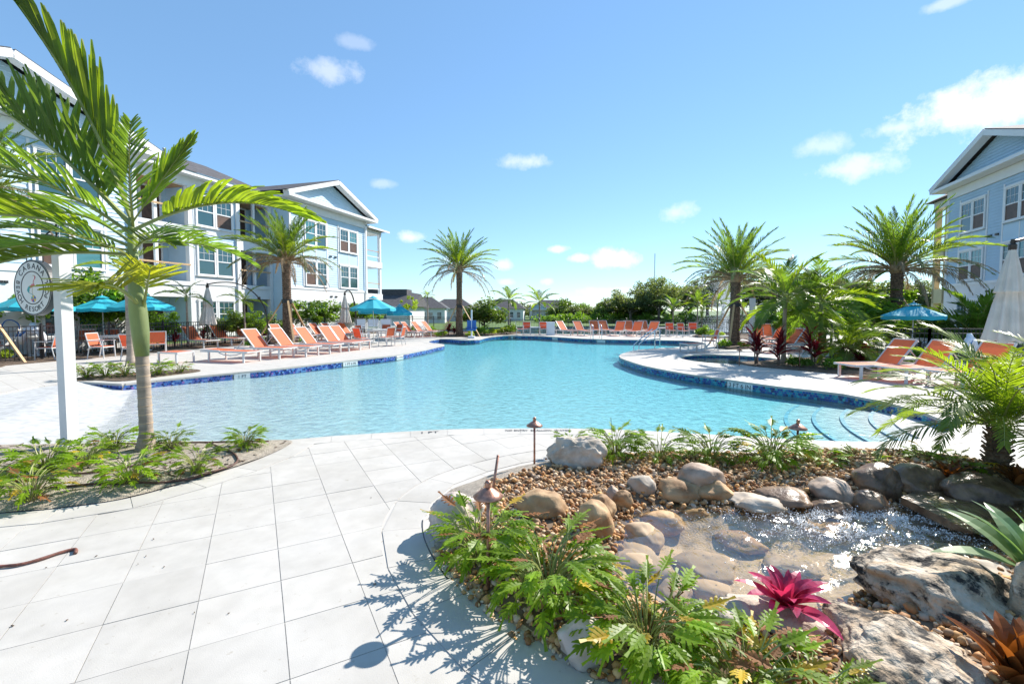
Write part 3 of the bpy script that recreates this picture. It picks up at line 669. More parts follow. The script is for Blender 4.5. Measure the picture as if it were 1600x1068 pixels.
def porch_r():
    b = MB()
    for z in (3.1, 6.0): 
        b.span(-3, -.03, .6, 4, z - .9, z + .05)
    b.obj('porch_floor', 'beige_siding', RB)
    for xx, yy in ((-3, .6), (-3, 3.7), (-.4, .6), (-1.7, .6)):
        b = MB(); b.span(xx, xx + .3, yy, yy + .3, 0, 8.6); b.obj('porch_post', 'beige_siding', RB)
    b = MB(); b.span(-3.05, -.03, .55, 4, 8.601, 9.1); b.obj('porch_beam', 'trim_white', RB)
    for z in (3.7, 6.6): b = MB(); b.span(-2.69, -.41, .7, .75, z, z + .1); b.obj('porch_rail', 'lumber', RB)
    b = MB(); b.add([(-3.4, .1, 9.1), (0, .1, 9.1), (0, 4.4, 9.1), (-3.4, 4.4, 9.1), (-.2, 2, 10.2)], [(0, 1, 4), (1, 2, 4), (2, 3, 4), (3, 0, 4), (3, 2, 1, 0)]); b.obj('porch_roof', 'shingle', RB)
porch_r()
# ---- clubhouse and villas beyond the water
CH = thing('clubhouse', 'white single-storey clubhouse with broad dark shingle roof beyond the left umbrellas', 'building', (-14.5, 66, LAWN_Z), -.05)
b = MB(); b.span(-12, 0, 0, 9, 0, 3.0); b.obj('wall', 'stucco', CH)
b = MB(); b.add([(-12.5, -.6, 3.0), (.6, -.6, 3.0), (.6, 9.6, 3.0), (-12.5, 9.6, 3.0), (-12.5, 4.5, 5.3), (-1.6, 4.5, 5.3), (.6, 4.5, 4.9)], [(0, 1, 6, 5, 4), (2, 3, 4, 5, 6), (1, 2, 6), (3, 2, 1, 0), (0, 4, 3)]); b.obj('roof', 'shingle', CH)
b = MB(); b.span(-9, -1.2, 3.2, 6, 4.6, 5.6); b.obj('roof_ridge', 'shingle', CH)
b = MB(); b.span(-12.5, .62, -.68, -.601, 2.85, 3.05); b.obj('fascia', 'trim_white', CH)
for xx in (-7.2, -5.6, -3.8): window(CH, xx, 1.5, 1.3, 1.7, 0)
b = MB(); b.span(-10.6, -8.6, -.6, -.3, 0, 2.84); b.obj('entry_column', 'trim_white', CH)
def villa(label, loc, rz, group=None, vmirror=False):
    v = thing('villa', label, 'house', loc, rz, 'villas across the lawn')
    b = MB(); b.span(-5, 5, 0, 8, 0, 2.9); b.obj('wall', 'stucco', v)
    b = MB(); b.add([(-5.5, -.5, 2.9), (5.5, -.5, 2.9), (5.5, 8.5, 2.9), (-5.5, 8.5, 2.9), (-2.2, 4, 5.2), (2.2, 4, 5.2)], [(0, 1, 5, 4), (1, 2, 5), (2, 3, 4, 5), (3, 0, 4), (3, 2, 1, 0)]); b.obj('roof', 'shingle', v)
    gx = -2.6
    b = MB(); b.prism([(gx - 2.1, 0), (gx + 2.1, 0), (gx + 2.1, -1.4), (gx - 2.1, -1.4)], 2.6, 2.88); b.obj('porch_beam', 'trim_white', v)
    b = MB(); b.add([(gx - 2.1, -1.35, 2.88), (gx + 2.1, -1.35, 2.88), (gx, -1.35, 4.1)], [(0, 1, 2)]); b.obj('gable_wall', 'siding_blue', v)
    for s in (-1, 1):
        b = MB(); b.bar((gx + s * 2.5, -1.5, 2.8), (gx, -1.5, 4.3), .25, .2); b.obj('rake_trim', 'trim_white', v)
        b = MB(); b.add([(gx + s * 2.5, -1.6, 2.92), (gx, -1.6, 4.44), (gx, 2.6, 4.44), (gx + s * 2.5, .2, 2.92)], [(0, 1, 2, 3)]); b.obj('porch_roof', 'shingle', v)
        b = MB(); b.span(gx + s * 1.85 - .15, gx + s * 1.85 + .15, -1.3, -1.0, 0, 2.59); b.obj('column', 'trim_white', v)
    b = MB(); b.span(gx - .5, gx + .5, -.05, -.001, 0, 2.1); b.obj('door', 'siding_blue', v)
    for xx in (.9, 2.2, 3.9): window(v, xx, 1.45, 1.0, 1.4, 0)
    return v
for px, Y, rz, lab in ((655, 92, .1, 'white villa with dark hip roof just right of the clubhouse'), (705, 108, 0, 'white villa with blue gable behind the tall central palm trunk'),
                       (785, 112, -.08, 'white villa with blue gabled porch behind the round green bush'), (858, 118, -.12, 'white villa with blue gable at the right end of the far row')):
    p = D(px, 485, Y); villa(lab, (p.x, p.y, LAWN_Z), rz)
# ------------------------------------------------------------------ vegetation builders
def arc_line(L, n, droop, power=1.4, start=0.0):
    p = Vector((0, 0, 0)); o = [p.copy()]; T = []
    for i in range(n):
        th = start - droop * ((i + .5) / n) ** power; d = Vector((math.cos(th), 0, math.sin(th))); T.append(d); p = p + d * (L / n); o.append(p.copy())
    T.append(T[-1]); return o, T
def frond_mb(L=2.5, pairs=60, ll=.45, lw=.03, droop=.8, a0=62, a1=22, vee=.5, rr=.02, tip=.08, hang=.0, rows=1, seg=16, petiole=.15, jag=.25, fold=False, power=1.4):
    b = MB(); P, T = arc_line(L, seg, droop, power)
    b.tube(P, [rr * (1 - .85 * i / seg) for i in range(seg + 1)], 4 if rr < .03 else 5, 0, caps=False)
    for side in (-1, 1):
        for k in range(pairs):
            s = petiole + (1 - petiole) * (k + random.uniform(-.3, .3)) / (pairs - .6); s = min(max(s, petiole), 1)
            f = s * seg; i = min(int(f), seg - 1); p = P[i].lerp(P[i + 1], f - i); t = T[i].lerp(T[min(i + 1, seg)], f - i).normalized(); nrm = Vector((-t.z, 0, t.x))
            q = (s - petiole) / (1 - petiole); prof = (min(1, .45 + 2.6 * q) if q < .25 else 1) * (1 - .62 * max(0, q - .3) / .7)
            ln = ll * prof * random.uniform(1 - jag, 1 + jag * .3); a = R(a0 + (a1 - a0) * q + random.uniform(-5, 5)); ve = vee + random.uniform(-.18, .18) + (random.choice((-.35, .35)) if rows > 1 else 0)
            d = (t * math.cos(a) + (Vector((0, side, 0)) * math.cos(ve) + nrm * math.sin(ve)) * math.sin(a)).normalized()
            w = (t - d * t.dot(d)).normalized()
            g = Vector((0, 0, -1)) * (ln * (tip + hang * random.uniform(.5, 1.3)))
            if not fold:
                m1 = p + d * ln * .4 + g * .15; m2 = p + d * ln * .75 + g * .5; e = p + d * ln + g
                b.add([p - w * lw * .2, p + w * lw * .2, m1 + w * lw * .5, m1 - w * lw * .5, m2 + w * lw * .36, m2 - w * lw * .36, e], [(0, 1, 2, 3), (3, 2, 4, 5), (5, 4, 6)], 1)
            else:
                up = w.cross(d); rows_ = []
                for (x, ww, gg) in ((0, .18, 0), (.2, .42, .05), (.5, .5, .2), (.8, .42, .6), (.97, .16, 1)):
                    c = p + d * ln * x + g * gg; rows_ += [c - w * lw * ww + up * lw * .2, c, c + w * lw * ww + up * lw * .2]
                b.add(rows_, [(3 * r + c, 3 * r + c + 1, 3 * r + c + 4, 3 * r + c + 3) for r in range(4) for c in (0, 1)], 1)
    return b
FRONDS = {}
def fronds(key, mats, n=3, **kw): FRONDS[key] = [frond_mb(**kw).mesh('frond', mats) for _ in range(n)]
def add_frond(par, key, loc, az, el, roll=0, sc=1.0, name='frond', **kw):
    o = link(name, random.choice(FRONDS[key]), par, loc, None, sc, **kw)
    o.rotation_euler = (Matrix.Rotation(az, 3, 'Z') @ Matrix.Rotation(-el, 3, 'Y') @ Matrix.Rotation(roll, 3, 'X')).to_euler(); return o
fronds('date_up', ['rachis', 'frond_green'], L=2.6, pairs=72, ll=.42, lw=.024, droop=.55, a0=58, a1=20, vee=.55, rows=2, rr=.03, jag=.2)
fronds('date_mid', ['rachis', 'frond_bright'], L=2.8, pairs=76, ll=.44, lw=.024, droop=.95, a0=58, a1=20, vee=.5, rows=2, rr=.03, jag=.2, tip=.15)
fronds('date_low', ['rachis_dry', 'frond_silver'], L=2.8, pairs=60, ll=.36, lw=.022, droop=1.3, a0=52, a1=20, vee=.2, rows=2, rr=.03, tip=.3)
fronds('date_dry', ['rachis_dry', 'frond_dry'], L=2.8, pairs=48, ll=.30, lw=.02, droop=1.25, a0=42, a1=18, vee=-.2, rows=2, rr=.03, hang=.5, jag=.5)
fronds('robel', ['rachis', 'frond_bright'], L=1.1, pairs=46, ll=.24, lw=.014, droop=1.25, a0=62, a1=30, vee=.25, rr=.01, tip=.2)
fronds('robel_dark', ['rachis', 'frond_green'], L=1.1, pairs=46, ll=.26, lw=.014, droop=1.5, a0=62, a1=30, vee=.1, rr=.01, tip=.3)
fronds('areca', ['rachis', 'frond_green'], L=1.8, pairs=34, ll=.55, lw=.04, droop=1.0, a0=55, a1=25, vee=.4, rr=.018, tip=.2)
fronds('areca_bright', ['rachis', 'frond_bright'], L=1.8, pairs=34, ll=.55, lw=.04, droop=.8, a0=50, a1=25, vee=.5, rr=.018, tip=.15)
fronds('front', ['rachis', 'frond_bright'], n=3, L=2.3, pairs=30, ll=.70, lw=.052, droop=.6, a0=46, a1=20, vee=.55, rr=.026, tip=.06, fold=True, petiole=.14, jag=.12, seg=20)
fronds('front_dark', ['rachis', 'frond_green'], n=3, L=2.3, pairs=28, ll=.68, lw=.05, droop=.8, a0=50, a1=24, vee=.45, rr=.026, tip=.15, fold=True, petiole=.14, jag=.15, seg=20)
fronds('front_v', ['rachis', 'frond_green'], n=2, L=2.3, pairs=34, ll=.80, lw=.056, droop=.35, a0=58, a1=38, vee=1.12, rr=.026, tip=.06, fold=True, petiole=.16, jag=.1, seg=20)
fronds('front_vb', ['rachis', 'frond_bright'], n=2, L=2.3, pairs=36, ll=.72, lw=.05, droop=.85, a0=50, a1=22, vee=.8, rr=.026, tip=.2, fold=True, petiole=.2, jag=.12, seg=20)
fronds('front_s', ['rachis', 'frond_bright'], n=2, L=2.3, pairs=34, ll=.95, lw=.058, droop=.3, a0=26, a1=9, vee=.75, rr=.026, tip=.02, fold=True, petiole=.16, jag=.1, seg=20)
fronds('front_yellow', ['rachis', 'frond_yellow'], n=2, L=1.0, pairs=22, ll=.66, lw=.045, droop=1.0, a0=70, a1=15, vee=.3, rr=.03, tip=.1, fold=True, petiole=.42, jag=.1, seg=16)
def date_palm(label, base, h, tr, nf, scale, ndry=8, lean=0.0, seed=1, braces=3, bh=1.7, group='date palms round the pool', top=False):
    random.seed(seed); t = thing('date_palm', label, 'palm tree', base, 0, group)
    b = MB(); n = 14; rings = int(h / .055)
    prof = []
    for i in range(rings + 1):
        z = h * i / rings; r = tr * (1.12 - .2 * min(1, z / h * 1.6) + .35 * max(0, z / h - .8)) * (1.3 - .3 * min(1, z / .25)) ; prof.append((r * .93, z))
    b.lathe(prof, n)
    for i in range(0, rings - 1, 2):     # old leaf bases, in spirals
        z = h * i / rings; r = prof[i][0]
        for k in range(9):
            a = 2 * math.pi * (k + (i / 2) * .382) / 9; c, s = math.cos(a), math.sin(a); ww = r * .30
            pc = Vector((c * r * .96, s * r * .96, z)); tv = Vector((-s, c, 0)); ov = Vector((c, s, 0))
            b.add([pc - tv * ww, pc + tv * ww, pc + tv * ww * .6 + ov * r * .16 + Vector((0, 0, .085)), pc - tv * ww * .6 + ov * r * .16 + Vector((0, 0, .085)), pc + Vector((0, 0, .1)) - tv * ww * .4, pc + Vector((0, 0, .1)) + tv * ww * .4], [(0, 1, 2, 3), (3, 2, 5, 4), (0, 3, 4), (1, 5, 2)])
    b.obj('trunk', 'date_trunk', t)
    b = MB(); b.lathe([(tr * .8, 0), (tr * 1.25, .18), (tr * 1.1, .42), (tr * .5, .62), (0, .7)], 12, (0, 0, h - .12))
    for k in range(26):
        a = random.uniform(0, 6.28); z = h + random.uniform(-.05, .4); e = random.uniform(.3, 1.1)
        d = Vector((math.cos(a) * math.cos(e), math.sin(a) * math.cos(e), math.sin(e))); p = Vector((math.cos(a) * tr * .9, math.sin(a) * tr * .9, z)); b.bar(p, p + d * random.uniform(.25, .5), .06, .025)
    b.obj('boot_cluster', 'rachis_dry', t)
    for k in range(nf):
        q = (k + .5) / nf; az = k * 2.39996 + random.uniform(-.2, .2); el = R(84 - 68 * q + random.uniform(-6, 6)); key = 'date_up' if q < .45 else ('date_mid' if q < .82 else 'date_low')
        add_frond(t, key, (math.cos(az) * tr * .4, math.sin(az) * tr * .4, h + .35 - .25 * q), az, el, random.uniform(-.3, .3), scale * random.uniform(.88, 1.08))
    for k in range(ndry):
        az = k * 2.39996 * 1.7 + seed; el = R(random.uniform(-8, 26)); add_frond(t, 'date_dry', (math.cos(az) * tr * .6, math.sin(az) * tr * .6, h + .05), az, el, random.uniform(-.2, .2), scale * random.uniform(.85, 1.05))
    if braces:
        for k in range(braces):
            a = 2 * math.pi * k / braces + seed * 1.3; c = Vector((math.cos(a), math.sin(a), 0)); m = MB(); m.bar(c * (bh * .62 + tr) + Vector((0, 0, -.02)), c * (tr * 1.05) + Vector((0, 0, bh)), .09, .045); m.obj('brace', 'lumber', t)
        m = MB(); m.lathe([(tr * 1.16, bh - .12), (tr * 1.16, bh + .06)], 14); m.obj('strap', 'black_metal', t)
    return t
def feather_palm(label, base, h, tr, keys, nf, scale, el=(80, 5), seed=1, group=None, shaft=.7, name='feather_palm', lean=(0, 0), trunk='palm_trunk'):
    random.seed(seed); t = thing(name, label, 'palm tree', base, 0, group); top = Vector((lean[0], lean[1], h))
    b = MB(); n = 18; pts = [Vector((lean[0] * (i / n) ** 1.3, lean[1] * (i / n) ** 1.3, h * i / n - (.03 if i == 0 else 0))) for i in range(n + 1)]
    b.tube(pts, [tr * (1.0 + .55 * max(0, 1 - i / n * 7)) * (1 - .22 * i / n) * (1 + .03 * (i % 2)) for i in range(n + 1)], 12); b.obj('trunk', trunk, t, True)
    m = MB(); ax = (pts[-1] - pts[-3]).normalized(); m.tube([top + ax * (shaft * q) for q in (-.02, .1, .4, .75, 1)], [tr * .8, tr * 1.0, tr * .92, tr * .7, tr * .4], 12); m.obj('crownshaft', 'crownshaft', t, True)
    c = top + ax * shaft * .9
    for k in range(nf):
        q = (k + .5) / nf; az = k * 2.39996 + seed
        add_frond(t, random.choice(keys), c - ax * (shaft * .25 * q), az, R(el[0] + (el[1] - el[0]) * q + random.uniform(-7, 7)), random.uniform(-.35, .35), scale * random.uniform(.85, 1.1))
    return t
def pygmy_palm(label, base, h, tr, nf, scale, seed=1, keys=('robel', 'robel', 'robel_dark'), el=(85, -12), group='pygmy date palms', trunk='date_trunk'):
    random.seed(seed); t = thing('pygmy_palm', label, 'palm tree', base, 0, group)
    b = MB(); n = 12; prof = [(tr * (1.25 - .3 * i / n), h * i / n - .03) for i in range(n + 1)]; b.lathe(prof, 12)
    for i in range(12):
        for k in range(8):
            a = 2 * math.pi * (k + i * .4) / 8; z = h * (i + .5) / 12; r = tr * (1.2 - .28 * i / 12); d = Vector((math.cos(a), math.sin(a), .9)); p = Vector((math.cos(a) * r * .9, math.sin(a) * r * .9, z)); b.bar(p, p + d * tr * .55, tr * .4, tr * .14)
    b.obj('trunk', trunk, t)
    for k in range(nf):
        q = (k + .5) / nf; az = k * 2.39996 + seed
        add_frond(t, random.choice(keys), (math.cos(az) * tr * .4, math.sin(az) * tr * .4, h), az, R(el[0] + (el[1] - el[0]) * q + random.uniform(-8, 8)), random.uniform(-.4, .4), scale * random.uniform(.85, 1.12))
    return t
# ---- lobed leaves of the low plants
def lobed_leaf(lp=.26, lb=.22, e0=68, e1=-25, lobes=4, wide=.052, fold=.28):
    b = MB(); n = 7; p = Vector((0, 0, 0)); P = [p.copy()]
    for i in range(n): th = R(e0 + (8 - e0) * (i / n) ** 1.6); p = p + Vector((math.cos(th), 0, math.sin(th))) * (lp / n); P.append(p.copy())
    b.tube(P, .0035, 3, 1, caps=False); m = lobes + 2; mid = [p.copy()]; T = []
    for i in range(m): th = R(8 + (e1 - 8) * (i / m)); d = Vector((math.cos(th), 0, math.sin(th))); T.append(d); mid.append(mid[-1] + d * (lb / m))
    T.append(T[-1]); cw = .016
    def edge(i, s): d = T[min(i, m)]; nr = Vector((-d.z, 0, d.x)); ww = cw * (.55 + 1.0 * (i / m) - 1.25 * (i / m) ** 2.2); return mid[i] + Vector((0, s * ww, 0)) + nr * ww * fold
    b.add([edge(i, -1) for i in range(m + 1)] + mid + [edge(i, 1) for i in range(m + 1)], [(r * (m + 1) + i, r * (m + 1) + i + 1, (r + 1) * (m + 1) + i + 1, (r + 1) * (m + 1) + i) for r in (0, 1) for i in range(m)], 0)
    for s in (-1, 1):
        for k in range(lobes):
            q = k / (lobes - 1); ln = wide * (.55 + .9 * q * (1.35 - q)) * random.uniform(.85, 1.15) * (1 - .35 * max(0, q - .7) / .3); i = k + 1; d = T[i]; nr = Vector((-d.z, 0, d.x)); a = R(66 - 30 * q + random.uniform(-6, 6))
            dv = (d * math.cos(a) + Vector((0, s, 0)) * math.sin(a) + nr * fold * .7 * math.sin(a)).normalized(); wv = (d - dv * d.dot(dv)).normalized(); c = edge(i, s * .6); hw = lb / m * .40; tipz = Vector((0, 0, -ln * .2))
            A = [c - wv * hw * .75, c + wv * hw * .75, c + dv * ln * .55 + wv * hw * .95, c + dv * ln * .55 - wv * hw * .7, c + dv * ln + tipz + wv * hw * .5, c + dv * ln * .92 + tipz - wv * hw * .35]
            b.add(A, [(0, 1, 2, 3), (3, 2, 4, 5)], 0)
    e = mid[-1]; d = T[-1]; b.add([edge(m, -1), edge(m, 1), e + d * .035 + Vector((0, .008, 0)), e + d * .035 - Vector((0, .008, 0))], [(0, 1, 2, 3)], 0)
    return b
random.seed(11)
LEAF_MB = [lobed_leaf(e0=e, lp=lp, e1=e1, lb=lb) for e, lp, e1, lb in ((87, .31, 20, .135), (83, .29, -5, .14), (78, .26, -20, .14), (70, .22, -32, .135), (58, .19, -42, .13), (42, .16, -50, .125))]
LEAVES = {k: [m.mesh('leaf', [k, 'rachis']) for m in LEAF_MB] for k in ('leaf_xanadu', 'leaf_yellow', 'leaf_brown')}
def clump_mb(n, spread=1.0, upright=.5):
    out = MB(); cl = []
    for k in range(n):
        q = (k + .5) / n; i = min(5, int(q ** 1.35 * 6)); az = k * 2.39996 + random.uniform(-.3, .3); sc = random.uniform(.75, 1.15) * spread
        out.merge(LEAF_MB[i], Matrix.Translation((math.cos(az) * .03, math.sin(az) * .03, 0)) @ Matrix.Rotation(az, 4, 'Z') @ Matrix.Rotation(random.uniform(-.35, .35), 4, 'X') @ Matrix.Scale(sc, 4))
    return out
CLUMPS = {}
for nm, mats in (('green', ['leaf_xanadu', 'rachis']), ('mixed', ['leaf_xanadu', 'rachis'])):
    CLUMPS[nm] = [clump_mb(n, s) for n, s in ((48, .9), (60, .98), (76, 1.05))]
CLUMPM = [m.mesh('foliage', ['leaf_xanadu', 'rachis']) for m in CLUMPS['green']]
BROWNM = [clump_mb(6, 1.0).mesh('withered_leaf', ['leaf_brown', 'rachis_dry']) for _ in range(2)]
YELM = [clump_mb(5, 1.05).mesh('yellow_leaf', ['leaf_yellow', 'rachis']) for _ in range(2)]
def plant_small(label, base, size, brown=0, yellow=0, seed=0, group='low philodendrons in the planting beds', cat='plant', v=None):
    random.seed(seed); t = thing('philodendron', label, cat, base, random.uniform(0, 6), group, size)
    link('foliage', CLUMPM[v if v is not None else seed % 3], t)
    if brown: link('withered_leaf', random.choice(BROWNM), t, (0, 0, -.03), (0, 0, 1.1), 1.0)
    if yellow: link('yellow_leaf', random.choice(YELM), t, (0, 0, 0), (0, 0, 2.1), 1.0)
    return t
def plant_big(label, base, size, n, brown=0, yellow=0, seed=0, group='lush philodendrons in the front of the stone bed', flat_=0):
    random.seed(seed); t = thing('philodendron', label, 'plant', base, 0, group, size)
    for k in range(n + brown + yellow):
        q = (k % n + .5) / n; i = min(5, int(q * 6 + random.uniform(-.6, .6) * 1)); i = max(0, i); kk = 'leaf_xanadu' if k < n else ('leaf_yellow' if k < n + yellow else 'leaf_brown'); az = k * 2.39996 + random.uniform(-.3, .3); rr = random.uniform(0, .13)
        o = link('leaf', LEAVES[kk][i], t, (math.cos(az) * rr, math.sin(az) * rr, 0), None, random.uniform(.6, 1.2))
        o.rotation_euler = (Matrix.Rotation(az, 3, 'Z') @ Matrix.Rotation(random.uniform(-.1, .15), 3, 'Y') @ Matrix.Rotation(random.uniform(-.45, .45), 3, 'X')).to_euler()
    return t
# ---- strap leaved plants
def strap_leaf(L=.5, w=.07, e0=60, e1=-20, fold=.25, n=8, wave=0, base=.5, taper=1.6, cup=0):
    b = MB(); p = Vector((0, 0, 0)); rows = []
    for i in range(n + 1):
        q = i / n; th = R(e0 + (e1 - e0) * q ** 1.3); d = Vector((math.cos(th), 0, math.sin(th))); nr = Vector((-d.z, 0, d.x)); ww = w / 2 * (base + (1 - base) * min(1, q * 3)) * (1 - q ** taper * .97)
        rows += [p + Vector((0, -ww, 0)) + nr * ww * fold, p, p + Vector((0, ww, 0)) + nr * ww * fold]; p = p + d * (L / n)
    b.add(rows, [(3 * r + c, 3 * r + c + 1, 3 * r + c + 4, 3 * r + c + 3) for r in range(n) for c in (0, 1)]); return b
def rosette(name, label, cat, base, meshes, n, sizes, els, seed=0, group=None, jitter=.25, mats=None, scale=1.0, tilt=0):
    random.seed(seed); t = thing(name, label, cat, base, 0, group, scale)
    for k in range(n):
        q = (k + .5) / n; az = k * 2.39996 + random.uniform(-jitter, jitter); m = random.choice(meshes)
        o = link('leaf', m, t, (math.cos(az) * .02, math.sin(az) * .02, .02 * (1 - q)), None, sizes[0] + (sizes[1] - sizes[0]) * q * random.uniform(.85, 1.1))
        o.rotation_euler = (Matrix.Rotation(az, 3, 'Z') @ Matrix.Rotation(-R(els[0] + (els[1] - els[0]) * q + random.uniform(-6, 6)), 3, 'Y') @ Matrix.Rotation(random.uniform(-.25, .25), 3, 'X')).to_euler()
    return t
CORD = [strap_leaf(.42, .075, 12, -55, .5, 6).mesh('leaf', 'cordyline') for _ in range(2)] + [strap_leaf(.36, .07, 5, -75, .5, 6).mesh('leaf', 'cordyline')]
def cordyline(label, base, h, n, seed, scale=1.0, group='red cordylines'):
    random.seed(seed); t = thing('cordyline', label, 'plant', base, 0, group, scale); m = MB(); ns = 3
    st = [(random.uniform(-.08, .08), random.uniform(-.08, .08), h * f) for f in (1, .75, .5)]
    for (x, y, z) in st: m.tube([(x * .3, y * .3, -.02), (x, y, z)], .014, 6)
    m.obj('stem', 'bark', t)
    k = 0
    for (x, y, z) in st:
        for j in range(n // ns):
            q = (j + .5) / (n // ns); az = k * 2.39996; k += 1
            o = link('leaf', random.choice(CORD), t, (x, y, z * (.55 + .45 * (1 - q)) ), None, random.uniform(.75, 1.1))
            o.rotation_euler = (Matrix.Rotation(az, 3, 'Z') @ Matrix.Rotation(-R(78 - 62 * q + random.uniform(-8, 8)), 3, 'Y') @ Matrix.Rotation(random.uniform(-.5, .5), 3, 'X')).to_euler()
    return t
# ---- leafy shrubs and trees
def leaf_cloud(n, rx, ry, rz, size, clumps=18, seed=0, hollow=.55, base_flat=.25, spread=.34):
    """n leaf blades grouped in clumps through an uneven crown; returns verts, quads"""
    rng = np.random.default_rng(seed); d = rng.normal(size=(clumps, 3)); d /= np.linalg.norm(d, axis=1)[:, None]; rad = hollow + (1 - hollow) * rng.random(clumps) ** .6; d[:, 2] = np.where(d[:, 2] < -base_flat, -base_flat * rng.random(clumps), d[:, 2])
    cc = d * rad[:, None]; cr = spread * (.6 + .8 * rng.random(clumps)); who = rng.integers(0, clumps, n); o = rng.normal(size=(n, 3)); o /= np.linalg.norm(o, axis=1)[:, None]; o *= (rng.random(n) ** .45)[:, None]
    c = (cc[who] + o * cr[who][:, None]) * np.array([rx, ry, rz]); nr = rng.normal(size=(n, 3)) + o * .9 + np.array([0, 0, .5]); nr /= np.linalg.norm(nr, axis=1)[:, None]
    a = np.cross(nr, rng.normal(size=(n, 3))); a /= np.linalg.norm(a, axis=1)[:, None]; bb = np.cross(nr, a); s = size * (.6 + .8 * rng.random(n))[:, None]
    V = np.stack([c - a * s, c + bb * s * .45 + nr * s * .1, c + a * s, c - bb * s * .45 + nr * s * .1], 1).reshape(-1, 3); F = np.arange(4 * n).reshape(-1, 4); return V, F
def np_mesh(name, V, F, mat):
    me = bpy.data.meshes.new(name); me.vertices.add(len(V)); me.vertices.foreach_set('co', V.astype(np.float32).ravel()); k = F.shape[1]
    me.loops.add(F.size); me.loops.foreach_set('vertex_index', F.astype(np.int32).ravel()); me.polygons.add(len(F)); me.polygons.foreach_set('loop_start', np.arange(0, F.size, k, dtype=np.int32)); me.polygons.foreach_set('loop_total', np.full(len(F), k, np.int32))
    me.materials.append(MATS[mat] if isinstance(mat, str) else mat); me.update(calc_edges=True); return me
def limbs(h, tr, n, reach, seed, up=.6):
    random.seed(seed); b = MB(); b.tube([(0, 0, -.1), (tr * .3, 0, h * .3), (-tr * .2, tr * .3, h * .6)], [tr * 1.3, tr, tr * .75], 8)
    for k in range(n):
        a = k * 2.4 + seed; z = h * random.uniform(.35, .62); e = Vector((math.cos(a) * reach, math.sin(a) * reach, z + reach * up * random.uniform(.6, 1.4))); s = Vector((0, 0, z)); b.tube([s, s.lerp(e, .5) + Vector((0, 0, reach * .12)), e], [tr * .5, tr * .3, tr * .1], 5)
    return b
TREEM = {}
def tree_kind(key, h, rx, rz, cz, n, size, clumps, mat, seed, trunk_r=.25, hollow=.5, spread=.34):
    V, F = leaf_cloud(n, rx, rx, rz, size, clumps, seed, hollow, spread=spread); V[:, 2] += cz; TREEM[key] = (np_mesh('crown', V, F, mat), limbs(cz + rz * .2, trunk_r, 7, rx * .6, seed).mesh('trunk', 'bark', True))
tree_kind('oak', 9, 4.6, 3.3, 4.6, 5200, .24, 34, 'leaf_far', 1, .3, .45, .30)
tree_kind('oak_wide', 9, 5.4, 2.8, 4.0, 5200, .24, 36, 'leaf_far', 2, .3, .45, .28)
tree_kind('tall', 10, 3.6, 4.4, 5.4, 5200, .22, 34, 'leaf_far', 3, .26, .4, .30)
tree_kind('wood', 6, 3.4, 2.2, 2.5, 3000, .22, 26, 'leaf_tree', 4, .18, .4, .34)
tree_kind('scrub', 3, 2.6, 1.5, 1.3, 2200, .2, 22, 'leaf_shrub', 5, .1, .4, .36)
tree_kind('shrub', 2, 1.0, .95, 1.15, 3200, .075, 26, 'leaf_shrub', 6, .04, .35, .30)
tree_kind('ficus', 2, 1.0, 1.0, 1.2, 4200, .07, 26, 'leaf_tree', 7, .05, .4, .30)
tree_kind('lowshrub', .6, .5, .34, .28, 1100, .055, 18, 'leaf_shrub', 8, .012, .3, .4)
tree_kind('lime', .6, .4, .22, .2, 700, .05, 14, 'leaf_lime', 9, .01, .3, .4)
tree_kind('sapling', 3, .8, .9, 2.1, 900, .08, 18, 'leaf_lime', 10, .035, .5, .22)
def tree(key, name, label, base, sc, rz=0, cat='tree', group=None):
    t = thing(name, label, cat, base, rz, group, sc); link('crown', TREEM[key][0], t); link('trunk', TREEM[key][1], t); return t
# ------------------------------------------------------------------ furniture
def lounger(label, flatback=False, back=50, sling='sling'):
    """foot towards +x, head towards -x"""
    t = thing('sun_lounger', label, 'sun lounger', group='orange sling loungers round the pool'); w = .33; b = MB()
    for s in (-1, 1):
        b.bar((-.98, s * w, .34), (.98, s * w, .34), .035, .055); b.tube([(.70 + .0, s * w, .30), (.5, s * w, .245), (.25, s * w, .225), (0, s * w, .245), (-.2, s * w, .30)], .018, 6)
    for x in (.97, .05, -.96): b.bar((x, -w, .34), (x, w, .34), .03, .04)
    b.obj('frame', 'white_metal', t)
    for x in (.82, -.62):
        for s in (-1, 1): m = MB(); m.box((x, s * (w + .004), .17), (.06, .042, .34)); m.obj('leg', 'white_metal', t)
    m = MB(); n = 8
    m.add([(-.2 + 1.15 * i / n, s * (w - .02), .366 - .012 * math.sin(math.pi * i / n)) for i in range(n + 1) for s in (-1, 1)], [(2 * i, 2 * i + 2, 2 * i + 3, 2 * i + 1) for i in range(n)]); m.obj('seat_sling', sling, t)
    th = R(2 if flatback else back); d = Vector((-math.cos(th), 0, math.sin(th))); h0 = Vector((-.2, 0, .37)); L = .78
    m = MB(); q = [h0 + d * L * i / 4 + Vector((0, s * (w - .03), 0)) for i in range(5) for s in (-1, 1)]; m.add(q, [(2 * i, 2 * i + 1, 2 * i + 3, 2 * i + 2) for i in range(4)]); bk = m.obj('back_sling', sling, t)
    m = MB()
    for s in (-1, 1): m.bar(h0 + Vector((0, s * (w - .015), 0)), h0 + d * L + Vector((0, s * (w - .015), 0)), .035, .035)
    m.bar(h0 + d * L + Vector((0, -w + .04, 0)), h0 + d * L + Vector((0, w - .04, 0)), .03, .03)
    if not flatback:
        for s in (-1, 1): m.bar(h0 + d * L * .62 + Vector((0, s * (w - .05), 0)), (-.88, s * (w - .05), .35), .02, .02)
    m.obj('back_frame', 'white_metal', bk)
    return t
